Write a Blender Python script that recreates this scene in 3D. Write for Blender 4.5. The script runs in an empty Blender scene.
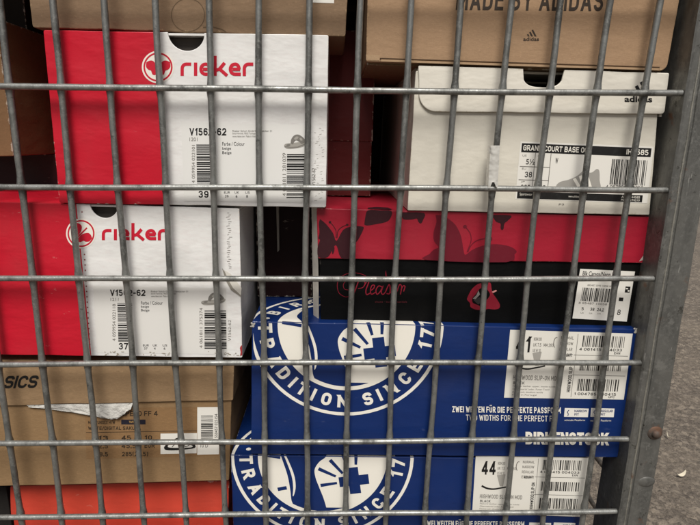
import bpy, bmesh, math, random
from mathutils import Vector, Matrix, noise as mnoise
R = math.radians
scene = bpy.context.scene
COL = scene.collection

# ------------------------------------------------------------------ camera
GZ = 0.82                                   # height of the first visible wire row above the asphalt
F_PX = 526.0
CAM = Vector((0.2636, -0.4513, -0.0404 + GZ))
pitch, yaw, roll = 0.2276, 0.0326, 0.0191
cF = Vector((math.sin(yaw) * math.cos(pitch), math.cos(yaw) * math.cos(pitch), -math.sin(pitch)))
_r = Vector((math.cos(yaw), -math.sin(yaw), 0))
_u = _r.cross(cF)
cR = _r * math.cos(roll) + _u * math.sin(roll)
cU = _u * math.cos(roll) - _r * math.sin(roll)
cam_d = bpy.data.cameras.new('camera')
cam = bpy.data.objects.new('camera', cam_d)
COL.objects.link(cam)
cam_d.sensor_width = 36
cam_d.lens = F_PX / 700 * 36
cam_d.clip_start = 0.01
cam_d.clip_end = 2000
m3 = Matrix((cR, cU, -cF)).transposed()
cam.matrix_world = Matrix.Translation(CAM) @ m3.to_4x4()
scene.camera = cam

# ------------------------------------------------------------------ light
SUN_EL, SUN_AZ = 54, -2                      # sun behind the photographer (azimuth from -y)
w = bpy.data.worlds.new('World'); scene.world = w
w.use_nodes = True
nt = w.node_tree
bg = nt.nodes['Background']
sky = nt.nodes.new('ShaderNodeTexSky')
sky.sky_type = 'NISHITA'
sky.sun_disc = False
sky.sun_elevation = R(SUN_EL)
sky.sun_rotation = R(180 + SUN_AZ)
sky.dust_density = 4
sky.air_density = 0.8
nt.links.new(sky.outputs[0], bg.inputs[0])
bg.inputs[1].default_value = 0.05
sd = bpy.data.lights.new('sun', 'SUN')
sd.energy = 3.2
sd.angle = R(28)
sd.color = (1, 0.985, 0.95)
so = bpy.data.objects.new('sun', sd)
COL.objects.link(so)
sv = Vector((math.sin(R(SUN_AZ)) * math.cos(R(SUN_EL)), -math.cos(R(SUN_AZ)) * math.cos(R(SUN_EL)), math.sin(R(SUN_EL))))
so.rotation_euler = sv.to_track_quat('Z', 'Y').to_euler()
so.location = sv * 5
vs = scene.view_settings
vs.view_transform = 'Standard'
vs.look = 'None'
vs.exposure = 0.26
vs.gamma = 1
scene.cycles.max_bounces = 8

# ------------------------------------------------------------------ helpers
def at(u, v, y):
    """a photograph point (700x525) carried to the upright plane at distance y behind the wire mesh"""
    d = cR * ((u - 350) / F_PX) - cU * ((v - 262.5) / F_PX) + cF
    return CAM + d * ((y - CAM.y) / d.y)

def lin(c):
    if isinstance(c, str):
        c = [int(c[i:i + 2], 16) / 255 for i in (0, 2, 4)]
    return tuple(x / 12.92 if x <= .04045 else ((x + .055) / 1.055) ** 2.4 for x in c) + (1,)

class NT:
    def __init__(s, name):
        s.m = bpy.data.materials.new(name)
        s.m.use_nodes = True
        s.t = s.m.node_tree
        s.b = s.t.nodes['Principled BSDF']
    def n(s, kind, **kw):
        x = s.t.nodes.new('ShaderNode' + kind)
        for k, v in kw.items():
            if k.startswith('i_'):
                x.inputs[k[2:].replace('_', ' ')].default_value = v
            else:
                setattr(x, k, v)
        return x
    def l(s, a, b): s.t.links.new(a, b)
    def math(s, op, a, b=None, c=None, clamp=False):
        x = s.n('Math', operation=op); x.use_clamp = clamp
        for i, q in enumerate((a, b, c)):
            if q is None: continue
            if isinstance(q, (int, float)): x.inputs[i].default_value = q
            else: s.l(q, x.inputs[i])
        return x.outputs[0]
    def mix(s, f, a, b, mode='MIX'):
        x = s.n('Mix', data_type='RGBA', blend_type=mode)
        for i, q in ((0, f), (6, a), (7, b)):
            if isinstance(q, (int, float)): x.inputs[i].default_value = q
            elif isinstance(q, tuple): x.inputs[i].default_value = q
            else: s.l(q, x.inputs[i])
        return x.outputs[2]
    def noise(s, vec, scale, detail=3, rough=.55):
        x = s.n('TexNoise'); x.inputs['Scale'].default_value = scale
        x.inputs['Detail'].default_value = detail; x.inputs['Roughness'].default_value = rough
        s.l(vec, x.inputs['Vector'])
        return x.outputs['Fac']
    def ramp(s, f, lo, hi, a=0., b=1.):
        x = s.n('MapRange'); x.interpolation_type = 'SMOOTHSTEP'
        s.l(f, x.inputs[0])
        for i, q in ((1, lo), (2, hi), (3, a), (4, b)): x.inputs[i].default_value = q
        return x.outputs[0]
    def bump(s, h, strength, dist, prev=None):
        x = s.n('Bump'); x.inputs['Strength'].default_value = strength; x.inputs['Distance'].default_value = dist
        s.l(h, x.inputs['Height'])
        if prev is not None: s.l(prev, x.inputs['Normal'])
        return x.outputs[0]

def board(name, col, dims=None, split=None, col2=None, rough=.45, wear='c9bfae', wear_w=.0014, kraft=False,
          dirt=.22, wavy=.5, seed=0., spec=.35, scuff=.25):
    """printed or bare paperboard; dims = size of the piece, so that its edges wear through; split = print border (local x)"""
    g = NT(name)
    tc = g.n('TexCoord')
    ob = g.n('Mapping'); ob.inputs['Location'].default_value = (seed, seed * .7, seed * 1.3)
    g.l(tc.outputs['Object'], ob.inputs[0]); v = ob.outputs[0]
    base = lin(col)
    c = base
    if split is not None:
        sx = g.n('SeparateXYZ'); g.l(tc.outputs['Object'], sx.inputs[0])
        c = g.mix(g.math('GREATER_THAN', sx.outputs[0], split), base, lin(col2))
    else:
        rgb = g.n('RGB'); rgb.outputs[0].default_value = base; c = rgb.outputs[0]
    n1 = g.noise(v, 14, 4)
    n2 = g.noise(v, 420, 3, .7)
    if kraft:
        st = g.n('Mapping'); st.inputs['Scale'].default_value = (1, 1, 5); g.l(v, st.inputs[0])
        fib = g.noise(st.outputs[0], 260, 4, .75)
        c = g.mix(g.ramp(fib, .3, .75, 0, .38), c, tuple(x * .55 for x in base[:3]) + (1,))
        c = g.mix(g.ramp(n2, .55, .8, 0, .35), c, tuple(min(1, x * 1.6) for x in base[:3]) + (1,))
    else:
        st = g.n('Mapping'); st.inputs['Scale'].default_value = (1, 1, 4); g.l(v, st.inputs[0])
        fib = g.noise(st.outputs[0], 120, 3, .6)
        c = g.mix(g.ramp(fib, .4, .75, 0, .07), c, tuple(x * .6 for x in base[:3]) + (1,))
    # handling marks: grime and scuffs with their own shapes
    c = g.mix(g.ramp(n1, .52, .78, 0, dirt), c, g.mix(.5, c, (.09, .075, .055, 1)))
    sm = g.n('Mapping'); sm.inputs['Scale'].default_value = (1, 1, 2.4); sm.inputs['Rotation'].default_value = (0, .6 + seed, 0)
    g.l(v, sm.inputs[0])
    sc = g.noise(sm.outputs[0], 46, 6, .7)
    c = g.mix(g.ramp(sc, .66, .72, 0, scuff), c, lin(wear))
    if dims:
        gx = g.n('SeparateXYZ'); g.l(tc.outputs['Generated'], gx.inputs[0])
        d = []
        for i in range(3):
            a = gx.outputs[i]
            d.append(g.math('MULTIPLY', g.math('MINIMUM', a, g.math('SUBTRACT', 1., a)), dims[i]))
        med = g.math('MAXIMUM', g.math('MINIMUM', d[0], d[1]), g.math('MINIMUM', g.math('MAXIMUM', d[0], d[1]), d[2]))
        wn = g.noise(v, 150, 4, .7)
        e = g.math('ADD', med, g.math('MULTIPLY', g.math('SUBTRACT', wn, .56), -wear_w * 7))
        wm = g.ramp(e, 0, wear_w, 1, 0)
        c = g.mix(g.math('MULTIPLY', wm, .8), c, lin(wear))
    g.l(c, g.b.inputs['Base Color'])
    g.l(g.ramp(n1, .3, .7, rough - .06, rough + .12), g.b.inputs['Roughness'])
    g.b.inputs['Specular IOR Level'].default_value = spec
    lo = g.noise(v, 9, 2)
    b = g.bump(lo, wavy, .006)
    dm = g.n('Mapping'); dm.inputs['Scale'].default_value = (1, 1, 2.2); dm.inputs['Rotation'].default_value = (0, .25 + seed * .3, 0); g.l(v, dm.inputs[0])
    dn = g.noise(dm.outputs[0], 24, 3, .5)
    b = g.bump(g.ramp(dn, .40, .70), .09 * min(1.4, wavy + .3), .004, b)
    b = g.bump(n2, .25 if kraft else .12, .0006, b)
    g.l(b, g.b.inputs['Normal'])
    return g.m

def ink(name, col, rough=.5, fade=.25, spec=.3):
    g = NT(name)
    tc = g.n('TexCoord')
    n = g.noise(tc.outputs['Object'], 300, 4, .7)
    b = lin(col)
    g.l(g.mix(g.ramp(n, .5, .8, 0, fade), b, tuple(min(1, x * .8 + .06) for x in b[:3]) + (1,)), g.b.inputs['Base Color'])
    g.b.inputs['Roughness'].default_value = rough
    g.b.inputs['Specular IOR Level'].default_value = spec
    return g.m

def steel(name, col, metal=.55, rough=.48, rust=0., dark='2c2b27', streak=.5, worn=0.):
    g = NT(name)
    tc = g.n('TexCoord'); v = tc.outputs['Object']
    st = g.n('Mapping'); st.inputs['Scale'].default_value = (1, 1, .35); g.l(v, st.inputs[0])
    n1 = g.noise(st.outputs[0], 60, 5, .65)
    n2 = g.noise(v, 320, 4, .65)
    b = lin(col)
    c = g.mix(g.ramp(n1, .38, .72, 0, streak), b, lin(dark))
    c = g.mix(g.ramp(n2, .58, .74, 0, .35), c, tuple(min(1, x * 1.7) for x in b[:3]) + (1,))
    n5 = g.noise(v, 150, 6, .75)
    c = g.mix(g.ramp(n5, .50, .60, 0, .35), c, tuple(min(1, x * 1.45) for x in b[:3]) + (1,))
    n4 = g.noise(v, 95, 5, .7)
    c = g.mix(g.ramp(n4, .64, .7, 0, .55), c, lin(dark))
    if worn:
        ws = g.n('Mapping'); ws.inputs['Scale'].default_value = (1, 1, .12); ws.inputs['Rotation'].default_value = (0, .06, 0); g.l(v, ws.inputs[0])
        w1 = g.noise(ws.outputs[0], 420, 4, .6)
        c = g.mix(g.ramp(w1, .66, .70, 0, worn), c, tuple(min(1, x * 2.1) for x in b[:3]) + (1,))
        w2 = g.noise(v, 55, 7, .75)
        c = g.mix(g.ramp(w2, .60, .635, 0, worn), c, lin('383630'))
        w3 = g.noise(v, 28, 6, .7)
        c = g.mix(g.ramp(w3, .58, .63, 0, worn * .6), c, tuple(min(1, x * 1.7) for x in b[:3]) + (1,))
    if rust:
        n3 = g.noise(v, 40, 6, .7)
        c = g.mix(g.ramp(n3, .62 - rust * .3, .72 - rust * .2, 0, .8), c, lin('6a4a36'))
    g.l(c, g.b.inputs['Base Color'])
    g.b.inputs['Metallic'].default_value = metal
    g.l(g.ramp(n1, .3, .7, rough - .1, rough + .15), g.b.inputs['Roughness'])
    h = g.bump(n1, .35, .0012)
    g.l(g.bump(n2, .35, .0005, h), g.b.inputs['Normal'])
    return g.m

def asphalt():
    g = NT('asphalt')
    tc = g.n('TexCoord'); v = tc.outputs['Object']
    wv = g.n('Mapping'); g.l(v, wv.inputs[0])
    n0 = g.noise(v, 26, 4, .6)
    dv = g.n('Mix', data_type='VECTOR'); dv.inputs[0].default_value = .012
    g.l(v, dv.inputs[4])
    nz = g.n('TexNoise'); nz.inputs['Scale'].default_value = 130; nz.inputs['Detail'].default_value = 3; g.l(v, nz.inputs['Vector']); g.l(nz.outputs['Color'], dv.inputs[5])
    vo = g.n('TexVoronoi'); vo.inputs['Scale'].default_value = 85; g.l(dv.outputs[1], vo.inputs['Vector'])
    v2 = g.n('TexVoronoi'); v2.inputs['Scale'].default_value = 190; g.l(dv.outputs[1], v2.inputs['Vector'])
    n1 = g.noise(v, 3, 4); n2 = g.noise(v, 210, 6, .8); n3 = g.noise(v, 120, 5, .75)
    sep = g.n('SeparateColor'); g.l(vo.outputs['Color'], sep.inputs[0])
    c = g.mix(g.ramp(n2, .32, .68), lin('3d362e'), lin('84786a'))
    c = g.mix(g.ramp(sep.outputs[0], .55, .95, 0, .55), c, lin('988b7a'))
    c = g.mix(g.ramp(sep.outputs[1], .7, .95, 0, .5), c, lin('4a423a'))
    c = g.mix(g.ramp(n3, .56, .74, 0, .65), c, lin('3f3831'))
    c = g.mix(g.ramp(n1, .4, .7, 0, .3), c, lin('8f8270'))
    g.l(c, g.b.inputs['Base Color'])
    g.b.inputs['Roughness'].default_value = .85
    h = g.bump(n3, .5, .002)
    h = g.bump(g.math('SUBTRACT', 1., vo.outputs['Distance']), .35, .002, h)
    h = g.bump(v2.outputs['Distance'], .4, .002, h)
    g.l(g.bump(n2, .8, .003, h), g.b.inputs['Normal'])
    return g.m

# text -> flat polygons, cached per glyph string
_tc = {}
def glyphs(s, bold=0., sx=1.):
    key = (s, bold)
    if key not in _tc:
        cu = bpy.data.curves.new('tmp', 'FONT')
        cu.body = s
        cu.offset = bold
        cu.resolution_u = 4
        o = bpy.data.objects.new('tmp', cu)
        COL.objects.link(o)
        dg = bpy.context.evaluated_depsgraph_get()
        me = bpy.data.meshes.new_from_object(o.evaluated_get(dg))
        _tc[key] = ([tuple(v.co[:2]) for v in me.vertices], [tuple(p.vertices) for p in me.polygons])
        bpy.data.objects.remove(o); bpy.data.curves.remove(cu); bpy.data.meshes.remove(me)
    return _tc[key]

def _fillet(pts, rad, sx):
    """round the inner corners of a path (x scaled by sx)"""
    P = [Vector((a * sx, b)) for a, b in pts]
    closed = (P[0] - P[-1]).length < 1e-6
    out = []
    n = len(P)
    for i, p in enumerate(P):
        if i in (0, n - 1): out.append(p); continue
        a, b = P[i - 1], P[i + 1]
        la, lb = (a - p).length, (b - p).length
        r = min(rad, la * (.5 if i > 1 else 1.), lb * (.5 if i < n - 2 else 1.))
        d0, d1 = (a - p).normalized(), (b - p).normalized()
        for k in range(7):
            t = math.pi / 2 * k / 6
            out.append(p + d0 * r * (1 - math.sin(t)) + d1 * r * (1 - math.cos(t)))
    res = []
    for p in out:
        if not res or (p - res[-1]).length > 1e-4: res.append(p)
    return res
_O = ('F', [(.5, 1), (1, 1), (1, 0), (0, 0), (0, 1), (.5, 1)])
SF = {
 'A': (1.08, [('S', [(0, 0), (.5, 1)]), ('S', [(.5, 1), (1, 0)]), ('S', [(.2, .27), (.8, .27)])]),
 'B': (1, [('S', [(0, 0), (0, 1)]), ('F', [(0, 1), (.93, 1), (.93, .53), (0, .53)]), ('F', [(0, .53), (1, .53), (1, 0), (0, 0)])]),
 'C': (.98, [('F', [(1, .70), (1, 1), (0, 1), (0, 0), (1, 0), (1, .30)])]),
 'D': (1, [('S', [(0, 0), (0, 1)]), ('F', [(0, 1), (1, 1), (1, 0), (0, 0)])]),
 'E': (.86, [('S', [(0, 0), (0, 1)]), ('S', [(0, 1), (1, 1)]), ('S', [(0, .52), (.92, .52)]), ('S', [(0, 0), (1, 0)])]),
 'F': (.84, [('S', [(0, 0), (0, 1)]), ('S', [(0, 1), (1, 1)]), ('S', [(0, .50), (.92, .50)])]),
 'G': (1, [('F', [(1, .72), (1, 1), (0, 1), (0, 0), (1, 0), (1, .48)]), ('S', [(1.0, .48), (.55, .48)])]),
 'H': (1, [('S', [(0, 0), (0, 1)]), ('S', [(1, 0), (1, 1)]), ('S', [(0, .52), (1, .52)])]),
 'I': (.0, [('S', [(0, 0), (0, 1)])]),
 'J': (.75, [('F', [(1, 1), (1, 0), (0, 0), (0, .28)])]),
 'K': (1.02, [('S', [(0, 0), (0, 1)]), ('S', [(.02, .36), (.96, 1)]), ('S', [(.38, .60), (1, 0)])]),
 'L': (.82, [('S', [(0, 0), (0, 1)]), ('S', [(0, 0), (1, 0)])]),
 'M': (1.3, [('S', [(0, 0), (0, 1)]), ('S', [(0, 1), (.5, .2)]), ('S', [(.5, .2), (1, 1)]), ('S', [(1, 1), (1, 0)])]),
 'N': (1.05, [('S', [(0, 0), (0, 1)]), ('S', [(0, 1), (1, 0)]), ('S', [(1, 0), (1, 1)])]),
 'O': (1, [_O]), '0': (.95, [_O]),
 'P': (.96, [('S', [(0, 0), (0, 1)]), ('F', [(0, 1), (1, 1), (1, .44), (0, .44)])]),
 'R': (1, [('S', [(0, 0), (0, 1)]), ('F', [(0, 1), (.96, 1), (.96, .46), (0, .46)]), ('S', [(.5, .46), (1, 0)])]),
 'S': (.95, [('F', [(1, .76), (1, 1), (0, 1), (0, .52), (1, .50), (1, 0), (0, 0), (0, .24)])]),
 'T': (.95, [('S', [(0, 1), (1, 1)]), ('S', [(.5, 1), (.5, 0)])]),
 'U': (1, [('F', [(0, 1), (0, 0), (1, 0), (1, 1)])]),
 'V': (1.05, [('S', [(0, 1), (.5, 0)]), ('S', [(.5, 0), (1, 1)])]),
 'W': (1.6, [('S', [(0, 1), (.25, 0)]), ('S', [(.25, 0), (.5, .95)]), ('S', [(.5, .95), (.75, 0)]), ('S', [(.75, 0), (1, 1)])]),
 'X': (1.05, [('S', [(0, 0), (1, 1)]), ('S', [(0, 1), (1, 0)])]),
 'Y': (1.05, [('S', [(0, 1), (.5, .45)]), ('S', [(1, 1), (.5, .45)]), ('S', [(.5, .47), (.5, 0)])]),
 'Z': (.9, [('S', [(0, 1), (1, 1)]), ('S', [(1, 1), (0, 0)]), ('S', [(0, 0), (1, 0)])]),
 '1': (.5, [('S', [(.8, 0), (.8, 1)]), ('S', [(.8, 1), (0, .72)])]),
 '2': (.92, [('F', [(0, .72), (0, 1), (1, 1), (1, .58)]), ('S', [(1, .60), (0, 0)]), ('S', [(0, 0), (1, 0)])]),
 '3': (.92, [('F', [(0, .78), (0, 1), (.95, 1), (.95, .53), (.35, .53)]), ('F', [(.35, .53), (1, .53), (1, 0), (0, 0), (0, .22)])]),
 '4': (1.0, [('S', [(.74, 0), (.74, 1)]), ('S', [(.70, 1), (0, .26)]), ('S', [(0, .24), (1, .24)])]),
 '5': (.92, [('S', [(.95, 1), (.06, 1)]), ('S', [(.08, 1), (.03, .50)]), ('F', [(.03, .58), (1, .60), (1, 0), (0, 0), (0, .22)])]),
 '6': (.95, [('F', [(.95, .78), (.95, 1), (0, 1), (0, 0), (1, 0), (1, .58), (0, .58)])]),
 '7': (.9, [('S', [(0, 1), (1, 1)]), ('S', [(1, 1), (.35, 0)])]),
 '8': (.95, [('F', [(.5, 1), (.95, 1), (.95, .53), (.05, .53), (.05, 1), (.5, 1)]), ('F', [(.5, .53), (1, .53), (1, 0), (0, 0), (0, .53), (.5, .53)])]),
 '9': (.95, [('F', [(.05, .22), (.05, 0), (1, 0), (1, 1), (0, 1), (0, .42), (1, .42)])]),
 '-': (.5, [('S', [(0, .42), (1, .42)])]), '.': (.0, [('S', [(0, -.06), (0, .10)])]), '/': (.6, [('S', [(0, 0), (1, 1)])]),
 '(': (.3, [('F', [(1, 1.05), (0, 1.05), (0, -.05), (1, -.05)])]), ')': (.3, [('F', [(0, 1.05), (1, 1.05), (1, -.05), (0, -.05)])]),
}
def sglyphs(t, th=.16, wd=.55, gap=.16):
    """even-stroke capitals and figures: vertices (x, y, layer) and faces, cap height 1"""
    vs = []; fs = []; x = 0.
    for ch in t:
        if ch == ' ': x += wd * .55 + th * .3; continue
        dots = ch == 'Ü'
        w_, strokes = SF['U' if dots else ch]
        W = wd * w_
        lay = 0
        for kind, pts in strokes:
            pp = [(a, th / 2 + b * (1 - th)) for a, b in pts]
            P = _fillet(pp, min(.30, wd * .5), W) if kind == 'F' else [Vector((a * W, b)) for a, b in pp]
            if kind == 'S':          # square ends reach the full height
                d = (P[1] - P[0]).normalized(); e = th / 2 if abs(d.x) < .05 or abs(d.y) < .05 else th * .30
                P = [P[0] - d * e, P[-1] + d * e]
                if abs(d.y) < .05 and 0 < pts[0][0] < 1: P[0] += d * e
                if abs(d.x) > .05 and abs(d.y) > .05:      # slanting stroke cut level at the cap line and the base
                    k = len(vs); hw = th / 2 / abs(d.y)
                    for p, q in ((P[0] + d * e, 0), (P[1] - d * e, 1)):
                        yy = p.y
                        yy = 0. if abs(yy - th / 2) < .02 else (1. if abs(yy - 1 + th / 2) < .02 else yy)
                        xx = p.x + d.x / d.y * (yy - p.y)
                        vs += [(x + xx - hw, yy, lay), (x + xx + hw, yy, lay)]
                    fs.append((k, k + 1, k + 3, k + 2)); lay += 1; continue
            k = len(vs); n = len(P)
            for i, p in enumerate(P):
                a, b = P[max(0, i - 1)], P[min(n - 1, i + 1)]
                if kind == 'F' and (P[0] - P[-1]).length < 1e-4 and i in (0, n - 1): a, b = P[n - 2], P[1]
                d = (b - a).normalized(); nn = Vector((-d.y, d.x)) * th / 2
                q = p - nn
                vs += [(x + p.x + nn.x, p.y + nn.y, lay), (x + q.x, q.y, lay)]
            for i in range(n - 1): fs.append((k + 2 * i, k + 2 * i + 1, k + 2 * i + 3, k + 2 * i + 2))
            lay += 1
        if dots:
            for cx in (.18, .82):
                k = len(vs); c = W * cx
                vs += [(x + c - th * .45, 1.1, lay), (x + c + th * .45, 1.1, lay), (x + c + th * .45, 1.1 + th * .9, lay), (x + c - th * .45, 1.1 + th * .9, lay)]
                fs.append((k, k + 1, k + 2, k + 3))
        x += W + gap + th
    return vs, fs

class MB:
    def __init__(s): s.v = []; s.f = []; s.m = []
    def poly(s, pts, m=0):
        k = len(s.v); s.v += [tuple(p) for p in pts]; s.f.append(tuple(range(k, k + len(pts)))); s.m.append(m)
    def grid(s, vs, fs, m=0):
        k = len(s.v); s.v += [tuple(p) for p in vs]
        for f in fs: s.f.append(tuple(k + i for i in f)); s.m.append(m)
    # flat printing, photograph points on the plane y
    def px(s, pts, y, m=0): s.poly([at(u, v, y) for u, v in pts], m)
    def rect(s, x0, y0, x1, y1, y, m=0, lean=0.):
        s.px([(x0, y0), (x1, y0), (x1 + lean, y1), (x0 + lean, y1)], y, m)
    def text(s, t, q, y, m=0, bold=0., shear=0., full=None):
        """q = TL, TR, BR, BL in photograph points; full = letters that set the height box"""
        vs, fs = glyphs(t, bold)
        if not vs: return
        hv = glyphs(full, bold)[0] if full else vs
        x0 = min(p[0] for p in vs); x1 = max(p[0] for p in vs)
        z0 = min(p[1] for p in hv); z1 = max(p[1] for p in hv)
        out = []
        for (a, b) in vs:
            t_ = (b - z0) / (z1 - z0); s_ = (a - x0) / (x1 - x0) + shear * (t_ - .5)
            u = (q[0][0] * (1 - s_) + q[1][0] * s_) * t_ + (q[3][0] * (1 - s_) + q[2][0] * s_) * (1 - t_)
            v = (q[0][1] * (1 - s_) + q[1][1] * s_) * t_ + (q[3][1] * (1 - s_) + q[2][1] * s_) * (1 - t_)
            out.append(at(u, v, y))
        s.grid(out, fs, m)
    def stext(s, t, q, y, m=0, th=.16, wd=.55, shear=0., gap=.16):
        vs, fs = sglyphs(t, th, wd, gap)
        x0 = min(p[0] for p in vs); x1 = max(p[0] for p in vs)
        out = []
        for (a, t_, lay) in vs:
            s_ = (a - x0) / (x1 - x0) + shear * (t_ - .5)
            u = (q[0][0] * (1 - s_) + q[1][0] * s_) * t_ + (q[3][0] * (1 - s_) + q[2][0] * s_) * (1 - t_)
            v = (q[0][1] * (1 - s_) + q[1][1] * s_) * t_ + (q[3][1] * (1 - s_) + q[2][1] * s_) * (1 - t_)
            out.append(at(u, v, y - lay * .000012))
        s.grid(out, fs, m)
    def sline(s, t, x0, y0, x1, y1, y, m=0, th=.16, wd=.55, dy=0., lean=0., shear=0., gap=.16):
        s.stext(t, [(x0, y0), (x1, y0 + dy), (x1 + lean, y1 + dy), (x0 + lean, y1)], y, m, th, wd, shear, gap)
    def line(s, t, x0, y0, x1, y1, y, m=0, bold=0., dy=0., lean=0., shear=0., full=None):
        s.text(t, [(x0, y0), (x1, y0 + dy), (x1 + lean, y1 + dy), (x0 + lean, y1)], y, m, bold, shear, full)
    def bars(s, q, y, n=26, m=0, seed=1, vertical=True):
        """barcode filling quad q (TL, TR, BR, BL)"""
        rg = random.Random(seed)
        wd = [rg.choice((1, 1, 1, 2, 2, 3)) for _ in range(2 * n + 1)]
        tot = sum(wd); p = 0
        def bl(a, b):
            u = (q[0][0] * (1 - a) + q[1][0] * a) * (1 - b) + (q[3][0] * (1 - a) + q[2][0] * a) * b
            v = (q[0][1] * (1 - a) + q[1][1] * a) * (1 - b) + (q[3][1] * (1 - a) + q[2][1] * a) * b
            return (u, v)
        for i, x in enumerate(wd):
            a, b = p / tot, (p + x) / tot; p += x
            if i % 2: continue
            if vertical: s.px([bl(a, 0), bl(b, 0), bl(b, 1), bl(a, 1)], y, m)
            else: s.px([bl(0, a), bl(1, a), bl(1, b), bl(0, b)], y, m)
    def stroke(s, pts, wd, y, m=0, w1=None):
        """band of width wd along photograph points"""
        n = len(pts); L = []; Rr = []
        for i, (a, b) in enumerate(pts):
            p = pts[max(0, i - 1)]; q = pts[min(n - 1, i + 1)]
            dx, dy = q[0] - p[0], q[1] - p[1]; l = math.hypot(dx, dy) or 1
            nx, ny = -dy / l, dx / l
            k = 1.
            if 0 < i < n - 1:
                ax, ay = a - p[0], b - p[1]; la = math.hypot(ax, ay) or 1
                k = 1 / max(.6, abs((ax * dx + ay * dy) / la / l))
            ww = (wd if w1 is None else wd + (w1 - wd) * i / (n - 1)) * .5 * k
            L.append((a + nx * ww, b + ny * ww)); Rr.append((a - nx * ww, b - ny * ww))
        for i in range(n - 1):
            s.px([L[i], L[i + 1], Rr[i + 1], Rr[i]], y, m)
    # solids
    def box(s, a, b, m=0):
        x0, y0, z0 = a; x1, y1, z1 = b
        s.grid([(x0, y0, z0), (x1, y0, z0), (x1, y1, z0), (x0, y1, z0), (x0, y0, z1), (x1, y0, z1), (x1, y1, z1), (x0, y1, z1)],
               [(0, 1, 5, 4), (1, 2, 6, 5), (2, 3, 7, 6), (3, 0, 4, 7), (4, 5, 6, 7), (3, 2, 1, 0)], m)
    def tube(s, pts, r, m=0, n=10, cap=True):
        rings = []
        for i, p in enumerate(pts):
            p = Vector(p)
            d = (Vector(pts[min(len(pts) - 1, i + 1)]) - Vector(pts[max(0, i - 1)])).normalized()
            a = d.cross(Vector((0, 1, 0)) if abs(d.y) < .9 else Vector((1, 0, 0))).normalized(); b = d.cross(a)
            rr = r[i] if isinstance(r, (list, tuple)) else r
            rings.append([p + a * rr * math.cos(t) + b * rr * math.sin(t) for t in [2 * math.pi * k / n for k in range(n)]])
        k0 = len(s.v)
        for rg in rings: s.v += [tuple(q) for q in rg]
        for i in range(len(rings) - 1):
            for k in range(n):
                s.f.append((k0 + i * n + k, k0 + i * n + (k + 1) % n, k0 + (i + 1) * n + (k + 1) % n, k0 + (i + 1) * n + k)); s.m.append(m)
        if cap:
            s.f.append(tuple(k0 + k for k in range(n - 1, -1, -1))); s.m.append(m)
            e = k0 + (len(rings) - 1) * n
            s.f.append(tuple(e + k for k in range(n))); s.m.append(m)
    def prism(s, loop, y0, y1, re=.0006, m=0):
        """closed (x,z) loop pushed from y0 to y1, the front rim rounded over"""
        n = len(loop)
        ar = sum(loop[i][0] * loop[(i + 1) % n][1] - loop[(i + 1) % n][0] * loop[i][1] for i in range(n))
        sg = 1 if ar > 0 else -1
        nr = []
        for i in range(n):
            p, q = loop[i - 1], loop[(i + 1) % n]
            dx, dz = q[0] - p[0], q[1] - p[1]; l = math.hypot(dx, dz) or 1
            nr.append((-dz / l * sg, dx / l * sg))
        def ring(ins, y): return [(loop[i][0] + nr[i][0] * ins, y, loop[i][1] + nr[i][1] * ins) for i in range(n)]
        R_ = [ring(re, y0), ring(re * .3, y0 + re * .3), ring(0, y0 + re), ring(0, y1)]
        k = len(s.v)
        for r_ in R_: s.v += r_
        for j in range(3):
            for i in range(n):
                a, b = k + j * n + i, k + j * n + (i + 1) % n
                s.f.append((a, b, b + n, a + n)); s.m.append(m)
        s.f.append(tuple(k + i for i in range(n))); s.m.append(m)
        s.f.append(tuple(k + 3 * n + i for i in range(n - 1, -1, -1))); s.m.append(m)
    def build(s, name, mats, parent=None, smooth=False):
        me = bpy.data.meshes.new(name)
        off = ROOTLOC(parent)
        me.from_pydata([(x - off[0], y - off[1], z - off[2]) for x, y, z in s.v], [], s.f)
        for mm in (mats if isinstance(mats, (list, tuple)) else [mats]): me.materials.append(mm)
        me.polygons.foreach_set('material_index', s.m)
        bm = bmesh.new(); bm.from_mesh(me)
        bmesh.ops.recalc_face_normals(bm, faces=bm.faces)
        bm.to_mesh(me); bm.free()
        if smooth:
            me.polygons.foreach_set('use_smooth', [True] * len(me.polygons))
            me.set_sharp_from_angle(angle=R(50))
        me.update()
        o = bpy.data.objects.new(name, me)
        COL.objects.link(o)
        if parent: o.parent = parent
        return o

def ROOTLOC(p):
    while p is not None and p.parent is not None: p = p.parent
    return tuple(p.location) if p is not None else (0, 0, 0)

def thing(name, label, cat, loc=(0, 0, 0), group=None):
    o = bpy.data.objects.new(name, None)
    COL.objects.link(o)
    o.location = loc
    o.empty_display_size = .03
    o['label'] = label; o['category'] = cat
    if group: o['group'] = group
    return o

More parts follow.
